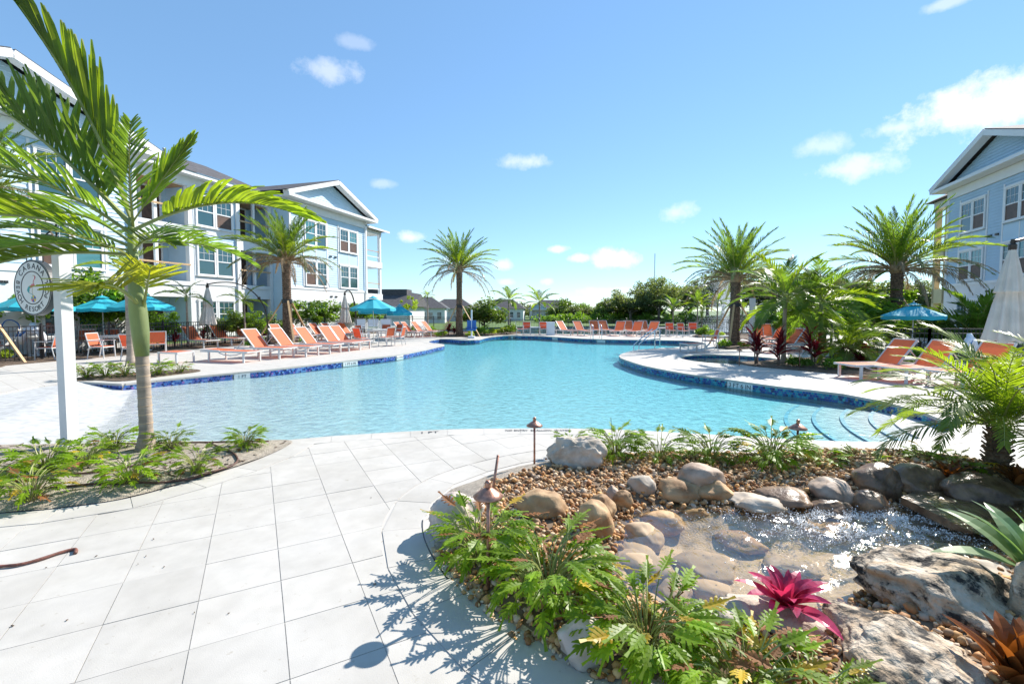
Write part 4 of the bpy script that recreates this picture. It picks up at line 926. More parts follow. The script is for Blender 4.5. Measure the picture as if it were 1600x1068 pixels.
def chair(label, sling='sling'):
    """sitter faces +x"""
    t = thing('dining_chair', label, 'chair', group='white armchairs with orange slings'); w = .27
    for s in (-1, 1):
        m = MB(); m.tube([(.25, s * w, 0), (.22, s * w, .62)], .017, 6); m.obj('leg', 'white_metal', t)
        m = MB(); m.tube([(-.30, s * w, 0), (-.22, s * w, .42), (-.27, s * w, .62), (-.34, s * w, .90)], .017, 6); m.obj('leg', 'white_metal', t)
        m = MB(); m.bar((.26, s * w, .635), (-.27, s * w, .625), .045, .022); m.obj('armrest', 'white_metal', t)
    m = MB(); m.bar((.22, -w, .40), (.22, w, .40), .03, .03); m.bar((-.22, -w, .40), (-.22, w, .40), .03, .03)
    for s in (-1, 1): m.bar((.22, s * w, .41), (-.22, s * w, .405), .03, .03)
    m.bar((-.34, -w, .895), (-.34, w, .895), .03, .03); m.bar((-.265, -w, .655), (-.265, w, .655), .02, .02); m.obj('frame', 'white_metal', t)
    m = MB(); m.box((0, 0, .425), (.44, .49, .012)); m.obj('seat_sling', sling, t)
    m = MB(); m.bar((-.235, 0, .48), (-.333, 0, .875), .49, .012, up=(1, 0, 0)); m.obj('back_sling', sling, t)
    return t
def table(label, r=.5, h=.72, square=True, group='white outdoor tables'):
    t = thing('patio_table', label, 'table', group=group); m = MB()
    m.box((0, 0, h), (2 * r, 2 * r, .035)); m.obj('table_top', 'white_metal', t)
    m = MB(); m.box((0, 0, h - .05), (2 * r - .1, 2 * r - .1, .06)); m.obj('apron', 'white_metal', t)
    for x in (-1, 1):
        for y in (-1, 1): m = MB(); m.box((x * (r - .06), y * (r - .06), (h - .02) / 2), (.07, .07, h - .02)); m.obj('leg', 'white_metal', t)
    return t
def parasol(label, r=1.25, h=2.5, drop=.55, loc=(0, 0, 0), rz=0, pole='white_metal', group='teal market umbrellas', n=8):
    t = thing('market_umbrella', label, 'umbrella', loc, rz, group); m = MB(); m.lathe([(.02, .0), (.02, h + .05), (.03, h + .06), (.0, h + .1)], 8); m.obj('pole', pole, t)
    m = MB(); m.lathe([(0, 0), (.25, 0), (.25, .05), (.05, .08), (.05, .2), (0, .2)], 14); m.obj('base', pole, t)
    m = MB(); pts = [[Vector((math.cos(2 * math.pi * k / n) * r * q, math.sin(2 * math.pi * k / n) * r * q, h - drop * q ** .92 - (.0 if k % 1 == 0 else 0))) for q in (.18, .45, .72, 1)] for k in range(n)]; top = Vector((0, 0, h - .06))
    for k in range(n):
        a, c = pts[k], pts[(k + 1) % n]; mid = [((p + q) / 2) + Vector((0, 0, -.035 * r * i / 3)) for i, (p, q) in enumerate(zip(a, c))]
        for u, v in ((a, mid), (mid, c)):
            i0 = len(m.v); m.add(u + v, [(i, i + 1, 5 + i, 4 + i) for i in range(3)])
            m.add([u[3], v[3], v[3] + Vector((0, 0, -.13)), u[3] + Vector((0, 0, -.13))], [(0, 1, 2, 3)])
    cn = m.obj('canopy', 'teal_canvas', t)
    m = MB()
    for k in range(n): a, c = pts[k], pts[(k + 1) % n]; m.add([top + Vector((0, 0, .1)), a[0] * 1 + Vector((a[0].x * .35, a[0].y * .35, .05 - .02)), c[0] + Vector((c[0].x * .35, c[0].y * .35, .03))], [(0, 1, 2)])
    m.obj('vent', 'teal_canvas', cn)
    for k in range(n): m = MB(); m.bar((0, 0, h - .12), pts[k][3] + Vector((0, 0, -.02)), .018, .018); m.obj('rib', pole, t)
    return t
def closed_parasol(label, loc, top, bottom, width, mast_at, group='closed beige cantilever umbrellas', peak=None):
    """a folded canopy hanging from a curved side mast; loc is under the canopy, mast_at is the mast foot relative to it"""
    t = thing('cantilever_umbrella', label, 'umbrella', loc, 0, group)
    m = MB(); n = 112; L = top - bottom; prof = [(1.0, .10), (.93, .22), (.8, .36), (.62, .56), (.56, .72), (.555, .62), (.3, .84), (.08, 1.0), (0, 1.06)]; k = len(prof); vs = []
    for q, rr in prof:
        for j in range(n):
            a = 2 * math.pi * j / n; f = 1 + (.17 * math.sin(a * 8) + .07 * math.sin(a * 5 + 1) + .05 * math.sin(a * 13)) * min(1, rr + .25); vs.append((math.cos(a) * width / 2 * rr * f, math.sin(a) * width / 2 * rr * f, bottom + L * q + .02 * math.sin(a * 8) * (1 if q < .05 else 0)))
    prof_fs = [(i * n + j, i * n + (j + 1) % n, (i + 1) * n + (j + 1) % n, (i + 1) * n + j) for i in range(k - 1) for j in range(n)]
    # reversed profile so that the skirt hangs lowest
    vs2 = []
    prof2 = [(.14, 1.0), (.27, .88), (.42, .72), (.56, .56), (.60, .54), (.47, .53), (.60, .40), (.76, .2), (.93, .02), (.90, 0)]
    k = len(prof2); vs = []
    for rr, q in prof2:
        for j in range(n):
            a = 2 * math.pi * j / n; f = 1 + (.17 * math.sin(a * 9 + rr * 1.5) * abs(math.sin(a * 4.5)) ** .5 + .06 * math.sin(a * 5 + 1) + .07 * math.sin(a * 14 + 2)) * min(1, rr + .15); vs.append((math.cos(a) * width / 2 * rr * f, math.sin(a) * width / 2 * rr * f, bottom + L * q + .03 * math.sin(a * 8) * (1 if q < .05 else 0)))
    m.add(vs, [((i + 1) * n + j, (i + 1) * n + (j + 1) % n, i * n + (j + 1) % n, i * n + j) for i in range(k - 1) for j in range(n)]); m.obj('folded_canopy', 'beige_canvas', t, True)
    m = MB(); m.lathe([(.05, top - .02), (.07, top + .02), (.07, top + .10), (.035, top + .14), (.035, top + .22), (0, top + .22)], 12); m.obj('hub', 'bronze_metal', t)
    mx, my = mast_at; pk = peak or (top + .26); pts = [Vector((0, 0, top + .16)), Vector((mx * .2, my * .2, pk)), Vector((mx * .45, my * .45, pk - .02)), Vector((mx * .7, my * .7, pk - .32)), Vector((mx * .88, my * .88, pk - .85)), Vector((mx * .97, my * .97, pk - 1.5)), Vector((mx, my, 0))]
    sp = []
    for i in range(len(pts) - 1):
        a, c, d, e = (pts[min(max(i + q, 0), len(pts) - 1)] for q in (-1, 0, 1, 2))
        for s in range(5): u = s / 5; sp.append(.5 * (2 * c + (d - a) * u + (2 * a - 5 * c + 4 * d - e) * u * u + (3 * c - a - 3 * d + e) * u ** 3))
    sp.append(pts[-1]); pr = Vector((-my, mx, 0)).normalized() * .035; m = MB(); m.tube([p + pr for p in sp], .026, 6); m.tube([p - pr for p in sp], .026, 6); m.obj('mast', 'bronze_metal', t, True)
    m = MB(); m.lathe([(0, -.0), (.28, 0), (.28, .06), (.09, .1), (.07, .3), (0, .3)], 14, (mx, my, 0)); m.obj('base', 'bronze_metal', t)
    q = sp[int(len(sp) * .62)]; m = MB(); m.box(q, (.1, .1, .14)); m.obj('crank_box', 'bronze_metal', t)
    return t
def fence(label, pts, h, z=0, step=2.2, pick=.115):
    t = thing('metal_fence', label, 'fence', (pts[0][0], pts[0][1], z)); P = [Vector((p[0] - pts[0][0], p[1] - pts[0][1], 0)) for p in pts]; pk = MB()
    for a, c in zip(P, P[1:]):
        L = (c - a).length; n = max(1, round(L / step)); d = (c - a) / L
        for i in range(n + 1):
            p = a + d * (L * i / n); m = MB(); m.box((p.x, p.y, h / 2 + .02), (.06, .06, h + .06)); m.lathe([(.045, h + .05), (.045, h + .07), (0, h + .1)], 4, (p.x, p.y, 0)); m.obj('post', 'black_metal', t)
        for zz in (h - .02, h - .17, .1): m = MB(); m.bar(a + Vector((0, 0, zz)), c + Vector((0, 0, zz)), .028, .034); m.obj('rail', 'black_metal', t)
        k = int(L / pick)
        for i in range(1, k):
            p = a + d * (L * i / k); pk.span(p.x - .008, p.x + .008, p.y - .008, p.y + .008, .06, h - .01)
    pk.obj('picket', 'black_metal', t)['kind'] = 'stuff'; return t
def path_light(label, base, h=.56, lean=(0, 0), bare=False):
    t = thing('path_light', label, 'garden light', base, 0, 'copper path lights'); top = Vector((lean[0], lean[1], h))
    m = MB(); m.tube([(0, 0, -.05), top], .0115, 10); m.obj('stem', 'copper', t, True)
    if not bare:
        m = MB(); m.lathe([(.0, -.004), (.06, -.012), (.088, -.022), (.09, -.016), (.062, .006), (.034, .026), (.02, .034), (.012, .036)], 28, tuple(top)); m.obj('shade', 'copper', t, True)
        m = MB(); m.lathe([(.014, .034), (.02, .042), (.013, .05), (.02, .06), (.018, .07), (.009, .078), (0, .08)], 14, tuple(top)); m.obj('finial', 'copper', t, True)
        m = MB(); m.lathe([(.022, -.035), (.022, -.012)], 12, tuple(top)); m.obj('lamp_holder', 'copper', t, True)
    return t
def handrail(label, pts_list):
    t = thing('handrail', label, 'handrail', pts_list[0][0])
    o = Vector(pts_list[0][0])
    for pts in pts_list: m = MB(); m.tube([Vector(p) - o for p in pts], .024, 8); m.obj('rail', 'chrome', t, True)
    return t
# ------------------------------------------------------------------ the stone bed with its pond
POND_Z = .02
POND = [(985, 790), (958, 815), (940, 850), (938, 890), (965, 925), (1040, 960), (1110, 985), (1200, 990), (1310, 970), (1390, 940), (1455, 912), (1540, 885), (1620, 850), (1640, 800), (1520, 782), (1440, 784), (1350, 787), (1250, 786), (1150, 788), (1060, 785)]
pond_l = smooth_line([G(*p, POND_Z) for p in POND], 3, True); POND_P = [xy(p) for p in pond_l]
BEDP = [xy(p) for p in bed_l] + [xy(G(1500, 1200)), xy(G(1900, 1130)), xy(G(2050, 900))]
bp_arr = np.array([xy(p) for p in bed_l]); pp_arr = np.array(POND_P)
def seg_dist(x, y, arr, closed=False):
    a = arr; c = np.roll(arr, -1, 0) if closed else arr[1:]; a = a if closed else arr[:-1]; d = c - a; t = np.clip(((x - a[:, 0]) * d[:, 0] + (y - a[:, 1]) * d[:, 1]) / np.maximum((d ** 2).sum(1), 1e-9), 0, 1)
    return float(np.sqrt((x - a[:, 0] - d[:, 0] * t) ** 2 + (y - a[:, 1] - d[:, 1] * t) ** 2).min())
def sstep(a, b, x): t = min(1, max(0, (x - a) / (b - a))); return t * t * (3 - 2 * t)
def bed_z(x, y):
    e = seg_dist(x, y, bp_arr); z = -.012 + .11 * sstep(.02, .45, e) + .16 * sstep(2.2, 4.2, x) + .02 * noise.noise(Vector((x * 2, y * 2, 0)))
    d = seg_dist(x, y, pp_arr, True); ins = inpoly(x, y, POND_P)
    if ins: return min(z, POND_Z - .005) - .17 * sstep(0, .5, d) + .015 * noise.noise(Vector((x * 5, y * 5, 1)))
    return z * sstep(-.02, .22, d) + (POND_Z + .004) * (1 - sstep(-.02, .22, d))
cx, cy = 2.0, 3.0; bl = resample([Vector((*p, 0)) for p in BEDP + BEDP[:1]], .06); nr = 46; V = [(cx, cy, bed_z(cx, cy))]; F = []
for p in bl:
    for i in range(1, nr + 1): t = i / nr; x, y = cx + (p.x - cx) * t, cy + (p.y - cy) * t; V.append((x, y, bed_z(x, y)))
k = len(bl)
for j in range(k):
    a, c = 1 + j * nr, 1 + ((j + 1) % k) * nr; F.append((0, a, c))
    for i in range(nr - 1): F.append((a + i, a + i + 1, c + i + 1, c + i))
b = MB(); b.add(V, F); 
SAND = [xy(G(*p)) for p in [(655, 812), (690, 752), (780, 726), (862, 716), (866, 738), (815, 752), (760, 768), (748, 800), (716, 826), (700, 866), (668, 858)]]
b.m = [1 if inpoly(V[f[1]][0], V[f[1]][1], SAND) else (2 if V[f[1]][2] < POND_Z - .02 else 0) for f in F]
bedo = b.obj('stone_bed', ['gravel_base', 'sand_mulch', 'pond_sand'], None, True); bedo['kind'] = 'structure'
edging = MB(); e0 = [p for p in resample(bed_l, .05) if p.y < G(660, 812).y and p.x < -.1 and p.y > G(700, 905).y]; e1 = offset(e0, .008); kk = len(e0)
edging.add([(p.x, p.y, -.03) for p in e0] + [(p.x, p.y, .004) for p in e0] + [(p.x, p.y, .004) for p in e1] + [(p.x, p.y, -.03) for p in e1], [(r * kk + i, r * kk + i + 1, (r + 1) * kk + i + 1, (r + 1) * kk + i) for r in range(3) for i in range(kk - 1)])
edging.obj('edging_strip', 'black_metal', bedo)
SAND = [xy(G(*p)) for p in [(655, 812), (690, 752), (780, 726), (862, 716), (866, 738), (815, 752), (760, 768), (748, 800), (716, 826), (700, 866), (668, 858)]]
# gravel
def pebble_bed(n, region_test, size, seed, name, parent=None, zf=bed_z, box=(-1, 6, 1.2, 5.8), tones=None, sink=.3):
    rng = np.random.default_rng(seed); bm = bmesh.new(); bmesh.ops.create_icosphere(bm, subdivisions=1, radius=1); bv = np.array([v.co[:] for v in bm.verts]); bf = np.array([[v.index for v in f.verts] for f in bm.faces]); bm.free()
    pos = []
    while len(pos) < n:
        x, y = rng.uniform(box[0], box[1]), rng.uniform(box[2], box[3])
        if region_test(x, y): pos.append((x, y, zf(x, y)))
    pos = np.array(pos); sc = size[0] + (size[1] - size[0]) * rng.random(n) ** 2.2; ax = np.stack([sc * rng.uniform(.8, 1.35, n), sc * rng.uniform(.7, 1.1, n), sc * rng.uniform(.5, .85, n)], 1)
    def rm(a, i, j): m = np.tile(np.eye(3), (n, 1, 1)); c, s = np.cos(a), np.sin(a); m[:, i, i] = c; m[:, j, j] = c; m[:, i, j] = -s; m[:, j, i] = s; return m
    Rm = rm(rng.uniform(0, 6.28, n), 0, 1) @ rm(rng.normal(0, .5, n), 0, 2) @ rm(rng.normal(0, .5, n), 1, 2)
    loc = bv[None] * ax[:, None] * (1 + .12 * rng.normal(size=(n, len(bv), 1)))
    Vv = np.einsum('nij,nkj->nki', Rm, loc) + pos[:, None]; Vv[..., 2] += (ax[:, 2] * (1 - 2 * sink) + rng.random(n) * sc * .9)[:, None]
    Ff = (bf[None] + (np.arange(n) * len(bv))[:, None, None]).reshape(-1, 3); me = np_mesh(name, Vv.reshape(-1, 3), Ff, 'pebbles'); me.polygons.foreach_set('use_smooth', [True] * len(Ff))
    tones = np.array(tones if tones is not None else [(.42, .235, .10), (.46, .29, .145), (.52, .38, .24), (.34, .17, .07), (.28, .125, .05), (.42, .33, .24), (.38, .25, .14), (.50, .27, .10), (.22, .14, .08)])
    col = tones[rng.integers(0, len(tones), n)] * rng.uniform(.85, 1.5, (n, 1)); ca = me.color_attributes.new('tint', 'FLOAT_COLOR', 'CORNER')
    cc = np.repeat(col, len(bf) * 3, 0); ca.data.foreach_set('color', np.concatenate([cc, np.ones((len(cc), 1))], 1).astype(np.float32).ravel())
    return link(name, me, parent, kind='stuff')
def in_gravel(x, y): return inpoly(x, y, BEDP) and not inpoly(x, y, SAND) and seg_dist(x, y, bp_arr) > .025 and not (inpoly(x, y, POND_P) and seg_dist(x, y, pp_arr, True) > .14)
pebble_bed(14000, in_gravel, (.011, .029), 5, 'river_gravel')
# water of the pond, with the broken water below the fall
watermat('pond_water', refl=1.0, f0=.17, scale=9, strength=.6, dist=.03, tint=(.93, .90, .80), rough=.11, stretch=(1.6, .55, 1), detail=5)
RAP = (2.85, 3.6)
def pond_h(x, y):
    g = math.exp(-(((x - RAP[0]) / .75) ** 2 + ((y - RAP[1]) / .42) ** 2)); g2 = .25 * math.exp(-(((x - 2.6) / .9) ** 2 + ((y - 3.3) / .5) ** 2))
    v = Vector((x * 9, y * 9, 0)); w = Vector((x * 26, y * 26, 3)); u = x * .45 - y * .9
    return POND_Z + g * (.035 * noise.noise(v) + .03 * noise.noise(w)) + (g2 + .2) * (.045 * noise.noise(Vector((u * 9, (x * .9 + y * .45) * 2.2, 7))) + .004 * noise.noise(w)) + .10 * sstep(3.3, 4.3, x)
vs, fs = grid_mesh(min(p[0] for p in POND_P) - .1, max(p[0] for p in POND_P) + .1, min(p[1] for p in POND_P) - .1, max(p[1] for p in POND_P) + .1, .022, POND_P, pond_h, .03)
b = MB(); b.add(vs, fs); o = b.obj('pond_water', 'pond_water', None, True); o['kind'] = 'structure'
rng = np.random.default_rng(4)
def foam(n, seed):
    rng = np.random.default_rng(seed); P = []
    while len(P) < n:
        x, y = RAP[0] + rng.normal() * .5, RAP[1] + rng.normal() * .19
        if inpoly(x, y, POND_P) and noise.noise(Vector((x * 6, y * 6, 9))) > -.12: P.append((x, y, pond_h(x, y) + abs(rng.normal()) * .018))
    P = np.array(P); bm = bmesh.new(); bmesh.ops.create_icosphere(bm, subdivisions=1, radius=1); bv = np.array([v.co[:] for v in bm.verts]); bf = np.array([[v.index for v in f.verts] for f in bm.faces]); bm.free()
    s = .0011 + .0036 * rng.random(n) ** 3; V = bv[None] * s[:, None, None] * rng.uniform(.7, 1.6, (n, 1, 3)) + P[:, None]; F = (bf[None] + (np.arange(n) * len(bv))[:, None, None]).reshape(-1, 3)
    me = np_mesh('water_foam', V.reshape(-1, 3), F, 'foam'); me.polygons.foreach_set('use_smooth', [True] * len(F)); return link('water_foam', me, None, kind='stuff')
foam(12000, 2)
# ---- rocks, each by the directions it spans
def rock_mesh(rx, ry, rz, sub, rough, seed, facet=0, flat_=0):
    bm = bmesh.new(); bmesh.ops.create_icosphere(bm, subdivisions=sub, radius=1); so = Vector((seed * 3.7, seed * 1.3, seed))
    cuts = []
    rnd = random.Random(seed)
    for _ in range(facet): d = Vector((rnd.gauss(0, 1), rnd.gauss(0, 1), rnd.gauss(0, .8))).normalized(); cuts.append((d, rnd.uniform(.62, .88)))
    for v in bm.verts:
        p = v.co.copy(); n = p.normalized()
        for d, lim in cuts:
            e = p.dot(d) - lim
            if e > 0: p -= d * e * .92
        r = 1 + rough * (.55 * noise.noise(n * 1.4 + so) + .28 * noise.noise(n * 3.1 + so) + .14 * noise.noise(n * 7 + so) + (.07 * noise.noise(n * 15 + so) + .04 * noise.noise(n * 31 + so) if sub > 3 else 0))
        v.co = Vector((p.x * rx * r, p.y * ry * r, p.z * rz * r))
    me = bpy.data.meshes.new('rock'); bm.to_mesh(me); bm.free(); me.polygons.foreach_set('use_smooth', [True] * len(me.polygons)); return me
def rock(name, label, bb, mat, z0=.05, rough=.35, sub=3, seed=1, rot=0, tilt=0, facet=0, deep=.85, sink=.12, group=None, cat='rock'):
    x0, y0, x1, y1 = bb; g = G((x0 + x1) / 2, y1, z0); s = g.y / FPX; w, hv = (x1 - x0) * s, (y1 - y0) * s
    rx, ry = w / 2, w / 2 * deep; al = math.atan2(EYE - z0, math.hypot(g.x, g.y)); hv2 = hv / 2 * math.cos(0); rz2 = hv2 * hv2 - (ry * math.sin(al)) ** 2
    if rz2 < (.28 * hv2) ** 2: ry = max(.3 * rx, hv2 * .75 / math.sin(al)); rz2 = max(hv2 * hv2 - (ry * math.sin(al)) ** 2, (.45 * hv2) ** 2)
    rz = math.sqrt(rz2) / math.cos(al); c = G((x0 + x1) / 2, (y0 + y1) / 2, z0 + rz * .35)
    me = rock_mesh(rx * 1.15, ry * 1.13, rz * 1.17, sub, rough, seed, facet); me.materials.append(MATS[mat])
    o = link(name, me, None, c, (tilt, tilt * .5, rot)); o['label'] = label; o['category'] = cat
    if group: o['group'] = group
    return o
ROCKS = [
 ('limestone_boulder', 'large pale grey limestone boulder on the gravel right of the far path light', (856, 680, 952, 754), 'limestone', .06, .5, 5, 3, 9, 0),
 ('river_rock', 'round tan river rock in the gravel behind the leafy plant', (806, 766, 884, 824), 'river_rock', .07, .16, 4, 4, 0, 0),
 ('river_rock', 'upright tan cobble with a dark crack at the left end of the pond', (893, 784, 957, 856), 'river_rock', .03, .14, 4, 12, 0, .2),
 ('river_rock', 'tan wedge-shaped rock leaning behind the upright cobble', (912, 774, 962, 824), 'river_rock', .04, .2, 3, 13, 3, .3),
 ('river_rock', 'small brown rock wedged between gravel and the wet pebble', (946, 760, 972, 794), 'grey_rock', .05, .2, 3, 14, 2, 0),
 ('river_rock', 'small wet-tipped tan rock touching the water', (957, 766, 990, 803), 'river_rock', .03, .2, 3, 15, 2, .3),
 ('stone_block', 'squarish pale stone with plant shadow beside the brown block', (980, 742, 1024, 788), 'pale_block', .03, .22, 3, 16, 6, 0),
 ('stone_block', 'long tan brown block at the back edge of the pond', (1022, 747, 1094, 788), 'river_rock', .03, .2, 4, 17, 5, 0),
 ('river_rock', 'grey purple rock lying on top of the tan block', (1064, 722, 1127, 770), 'grey_rock', .12, .22, 4, 18, 4, .25),
 ('stone_block', 'tan block under the right side of the grey purple rock', (1090, 751, 1147, 790), 'river_rock', .03, .2, 3, 19, 5, 0),
 ('river_rock', 'long dark wet rock behind the porous stone', (1184, 758, 1270, 793), 'wet_rock', .05, .2, 4, 20, 2, 0),
 ('porous_stone', 'grey porous stone with holes at the back of the pond', (1143, 770, 1218, 803), 'pale_block', .02, .6, 4, 21, 2, 0),
 ('river_rock', 'flat grey brown rock with shiny wet top', (1266, 744, 1337, 787), 'grey_rock', .07, .14, 4, 22, 2, .15),
 ('river_rock', 'large striped brown boulder above the broken water', (1332, 727, 1407, 785), 'wet_rock', .08, .14, 4, 23, 0, .1),
 ('river_rock', 'dark brown rounded boulder right of the striped boulder', (1392, 726, 1473, 772), 'wet_rock', .12, .14, 4, 24, 0, 0),
 ('river_rock', 'brown knobbly rock below the striped boulder at the water', (1333, 769, 1382, 806), 'wet_rock', .02, .2, 3, 25, 0, 0),
 ('river_rock', 'low brown rock below the flat grey rock', (1270, 778, 1328, 806), 'wet_rock', .01, .18, 3, 26, 0, 0),
 ('river_rock', 'long dark rock under the small palm beside the fall', (1478, 742, 1586, 790), 'wet_rock', .13, .2, 4, 27, 3, 0),
 ('river_rock', 'amber stone under water at the back of the pond', (1002, 798, 1066, 834), 'river_rock', -.08, .15, 3, 28, 0, 0),
 ('river_rock', 'smooth grey tan stone under water near the upright cobble', (972, 818, 1034, 862), 'under_rock', -.08, .12, 3, 29, 0, 0),
 ('river_rock', 'pale stone under water, upper of two leaning together', (955, 848, 1022, 882), 'under_rock', -.07, .12, 3, 30, 0, 0),
 ('river_rock', 'broad pale stone under water, lower of two leaning together', (958, 862, 1046, 908), 'under_rock', -.07, .12, 3, 31, 0, 0),
 ('river_rock', 'round pale stone under the middle of the pond', (1060, 862, 1150, 906), 'under_rock', -.16, .15, 3, 32, 0, 0),
 ('river_rock', 'flat amber stone just under the ripples at the back', (1052, 788, 1106, 812), 'river_rock', -.05, .15, 3, 33, 0, 0),
 ('river_rock', 'reddish stone half under the white water', (1240, 800, 1330, 830), 'river_rock', -.06, .15, 3, 34, 0, 0),
 ('limestone_rock', 'big weathered limestone rock with black lichen across its lower face', (1352, 872, 1585, 992), 'lichen_stone', .06, .5, 5, 41, 8, .1),
 ('limestone_rock', 'front white limestone rock with black lichen on its left', (1282, 952, 1532, 1085), 'lichen_stone', .07, .5, 5, 46, 8, 0),
 ('limestone_rock', 'small pale stone in front of the white limestone rock', (1350, 1028, 1460, 1085), 'pale_block', .10, .35, 4, 43, 5, 0),
 ('limestone_rock', 'tall limestone rock at the right edge below the green rosette', (1570, 885, 1680, 1005), 'lichen_stone', .10, .35, 5, 44, 5, 0),
 ('limestone_rock', 'grey limestone rock behind the big weathered one', (1470, 872, 1580, 925), 'pale_block', .06, .35, 4, 45, 5, 0),
 ('limestone_rock', 'pinkish limestone rock behind the leftmost plant of the stone bed', (668, 774, 758, 852), 'pink_rock', .03, .38, 5, 47, 6, 0),
 ('limestone_rock', 'grey brown rock under the front plants by the paving', (872, 955, 958, 1036), 'pink_rock', .05, .3, 4, 48, 5, 0),
 ('limestone_rock', 'flat tan ledge stone under the magenta bromeliad', (1120, 940, 1310, 992), 'limestone', .04, .3, 4, 49, 4, 0),
 ('limestone_rock', 'small grey stone left of the magenta bromeliad', (1110, 938, 1180, 985), 'limestone', .05, .3, 3, 50, 4, 0),
 ('river_rock', 'small tan stone under water left of the magenta bromeliad', (1080, 905, 1140, 938), 'under_rock', -.12, .15, 3, 71, 0, 0),
 ('river_rock', 'amber stone under water in the middle of the pond', (1120, 830, 1190, 862), 'river_rock', -.13, .15, 3, 72, 0, 0),
 ('river_rock', 'pale stone under water above the bromeliad', (1200, 868, 1275, 900), 'under_rock', -.13, .15, 3, 73, 0, 0),
 ('river_rock', 'tan stone under water near the pond centre', (1020, 905, 1085, 940), 'under_rock', -.10, .15, 3, 74, 0, 0),
 ('river_rock', 'reddish stone under water below the porous stone', (1160, 806, 1225, 832), 'river_rock', -.10, .15, 3, 75, 0, 0),
 ('pebble', 'dark wet pebble at the foot of the white water', (1462, 864, 1498, 884), 'wet_rock', .03, .12, 3, 51, 0, 0),
 ('pebble', 'smaller dark wet pebble at the foot of the white water', (1448, 874, 1470, 888), 'wet_rock', .03, .12, 3, 52, 0, 0),
]
for (nm, lab, bb_, mt, z0, rg, sub, sd_, fc, tl) in ROCKS: rock(nm, lab, bb_, mt, z0, max(rg, .30) if 'under water' not in lab else .25, max(sub, 4), sd_, random.Random(sd_).uniform(-.5, .5), tl, fc + 4)
# ledge of the little fall, with its sheet of water
b = MB(); lp = [G(*p, .13) for p in ((1408, 776), (1440, 762), (1560, 772), (1640, 800), (1520, 822), (1486, 814))]
b.prism([xy(p) for p in lp], .07, .13); o = b.obj('ledge_slab', 'wet_rock'); o['label'] = 'flat brown ledge slab that the stream spills over'; o['category'] = 'rock'
def stream_h(x, y): return .142 + .012 * noise.noise(Vector((x * 12, y * 12, 2)))
sp_ = [xy(G(*p, .142)) for p in ((1440, 772), (1500, 768), (1640, 790), (1760, 830), (1640, 850), (1540, 840), (1490, 816))]
vs, fs = grid_mesh(min(p[0] for p in sp_), max(p[0] for p in sp_), min(p[1] for p in sp_), max(p[1] for p in sp_), .03, sp_, stream_h, .02)
b = MB(); b.add(vs, fs); b.obj('stream_water', 'pond_water', None, True)['kind'] = 'structure'
# ---- path lights
path_light('copper path light with round hat among the near left plants', G(763, 905, .08), .53)
path_light('copper path light in front of the pool beside the grey boulder', G(835, 724, .02), .44)
path_light('copper path light among low plants right of the pond, seen over the rocks', G(1245, 722, .1), .38)
q0, q1 = G(764, 795, .05), None
path_light('bare copper pole without hat leaning behind the near path light', q0, .44, (.075, .05), True)
# ---- plants of the bed
plant_big('dense green philodendron around the near path light at the left corner of the stone bed', G(752, 868, .06), 1.0, 105, 5, 2, 21)
plant_big('tallest green philodendron, in front of the round tan rock', G(858, 930, .07), 1.12, 125, 6, 4, 22)
plant_big('green philodendron with an orange leaf, right in front of the pond', G(1010, 1020, .07), .98, 125, 8, 7, 23)
plant_big('yellowing philodendron with withered leaves below the magenta bromeliad', G(1160, 1098, .07), .85, 100, 24, 12, 24)
plant_big('brown-tipped philodendron at the bottom edge left of the white limestone rock', G(1270, 1125, .07), .75, 60, 20, 10, 25)
FL = 'low philodendrons along the back of the stone bed'
for i, (px_, py_, s, br, ye, lab) in enumerate([(892, 700, .55, 0, 0, 'small green philodendron behind the pale grey boulder'), (962, 715, .85, 0, 0, 'green philodendron under the tall thin weed'), (1030, 720, .95, 0, 0, 'round green philodendron second right of the boulder'),
        (1112, 722, .95, 0, 0, 'green philodendron behind the grey purple rock'), (1205, 728, 1.05, 0, 1, 'spreading philodendron left of the far right path light'), (1290, 735, .65, 1, 0, 'low philodendron with orange dry leaves right of the path light'), (1345, 738, .62, 0, 0, 'thin philodendron above the flat grey rock'),
        (1385, 742, .45, 0, 0, 'small sprawling philodendron on the striped boulder'), (1455, 742, .8, 0, 1, 'green philodendron behind the dark brown boulder'), (1500, 752, .75, 1, 1, 'bronzed philodendron left of the small palm')]):
    plant_small(lab, G(px_, py_, .08), s * 1.18, br, ye, 40 + i, FL)
t = thing('weed', 'tall thin feathery weed rising over the pool edge beside the boulder', 'plant', G(955, 716, .06)); m = MB(); m.tube([(0, 0, 0), (.01, 0, .25), (-.01, 0, .46)], .003, 4); m.obj('stem', 'rachis', t)
for k in range(34): q = k / 34; link('leaf', CORD[0] if False else LEAVES['leaf_xanadu'][4], t, (0, 0, .1 + .36 * q), (0, -.4, k * 2.4), .16 * (1.15 - .7 * q))
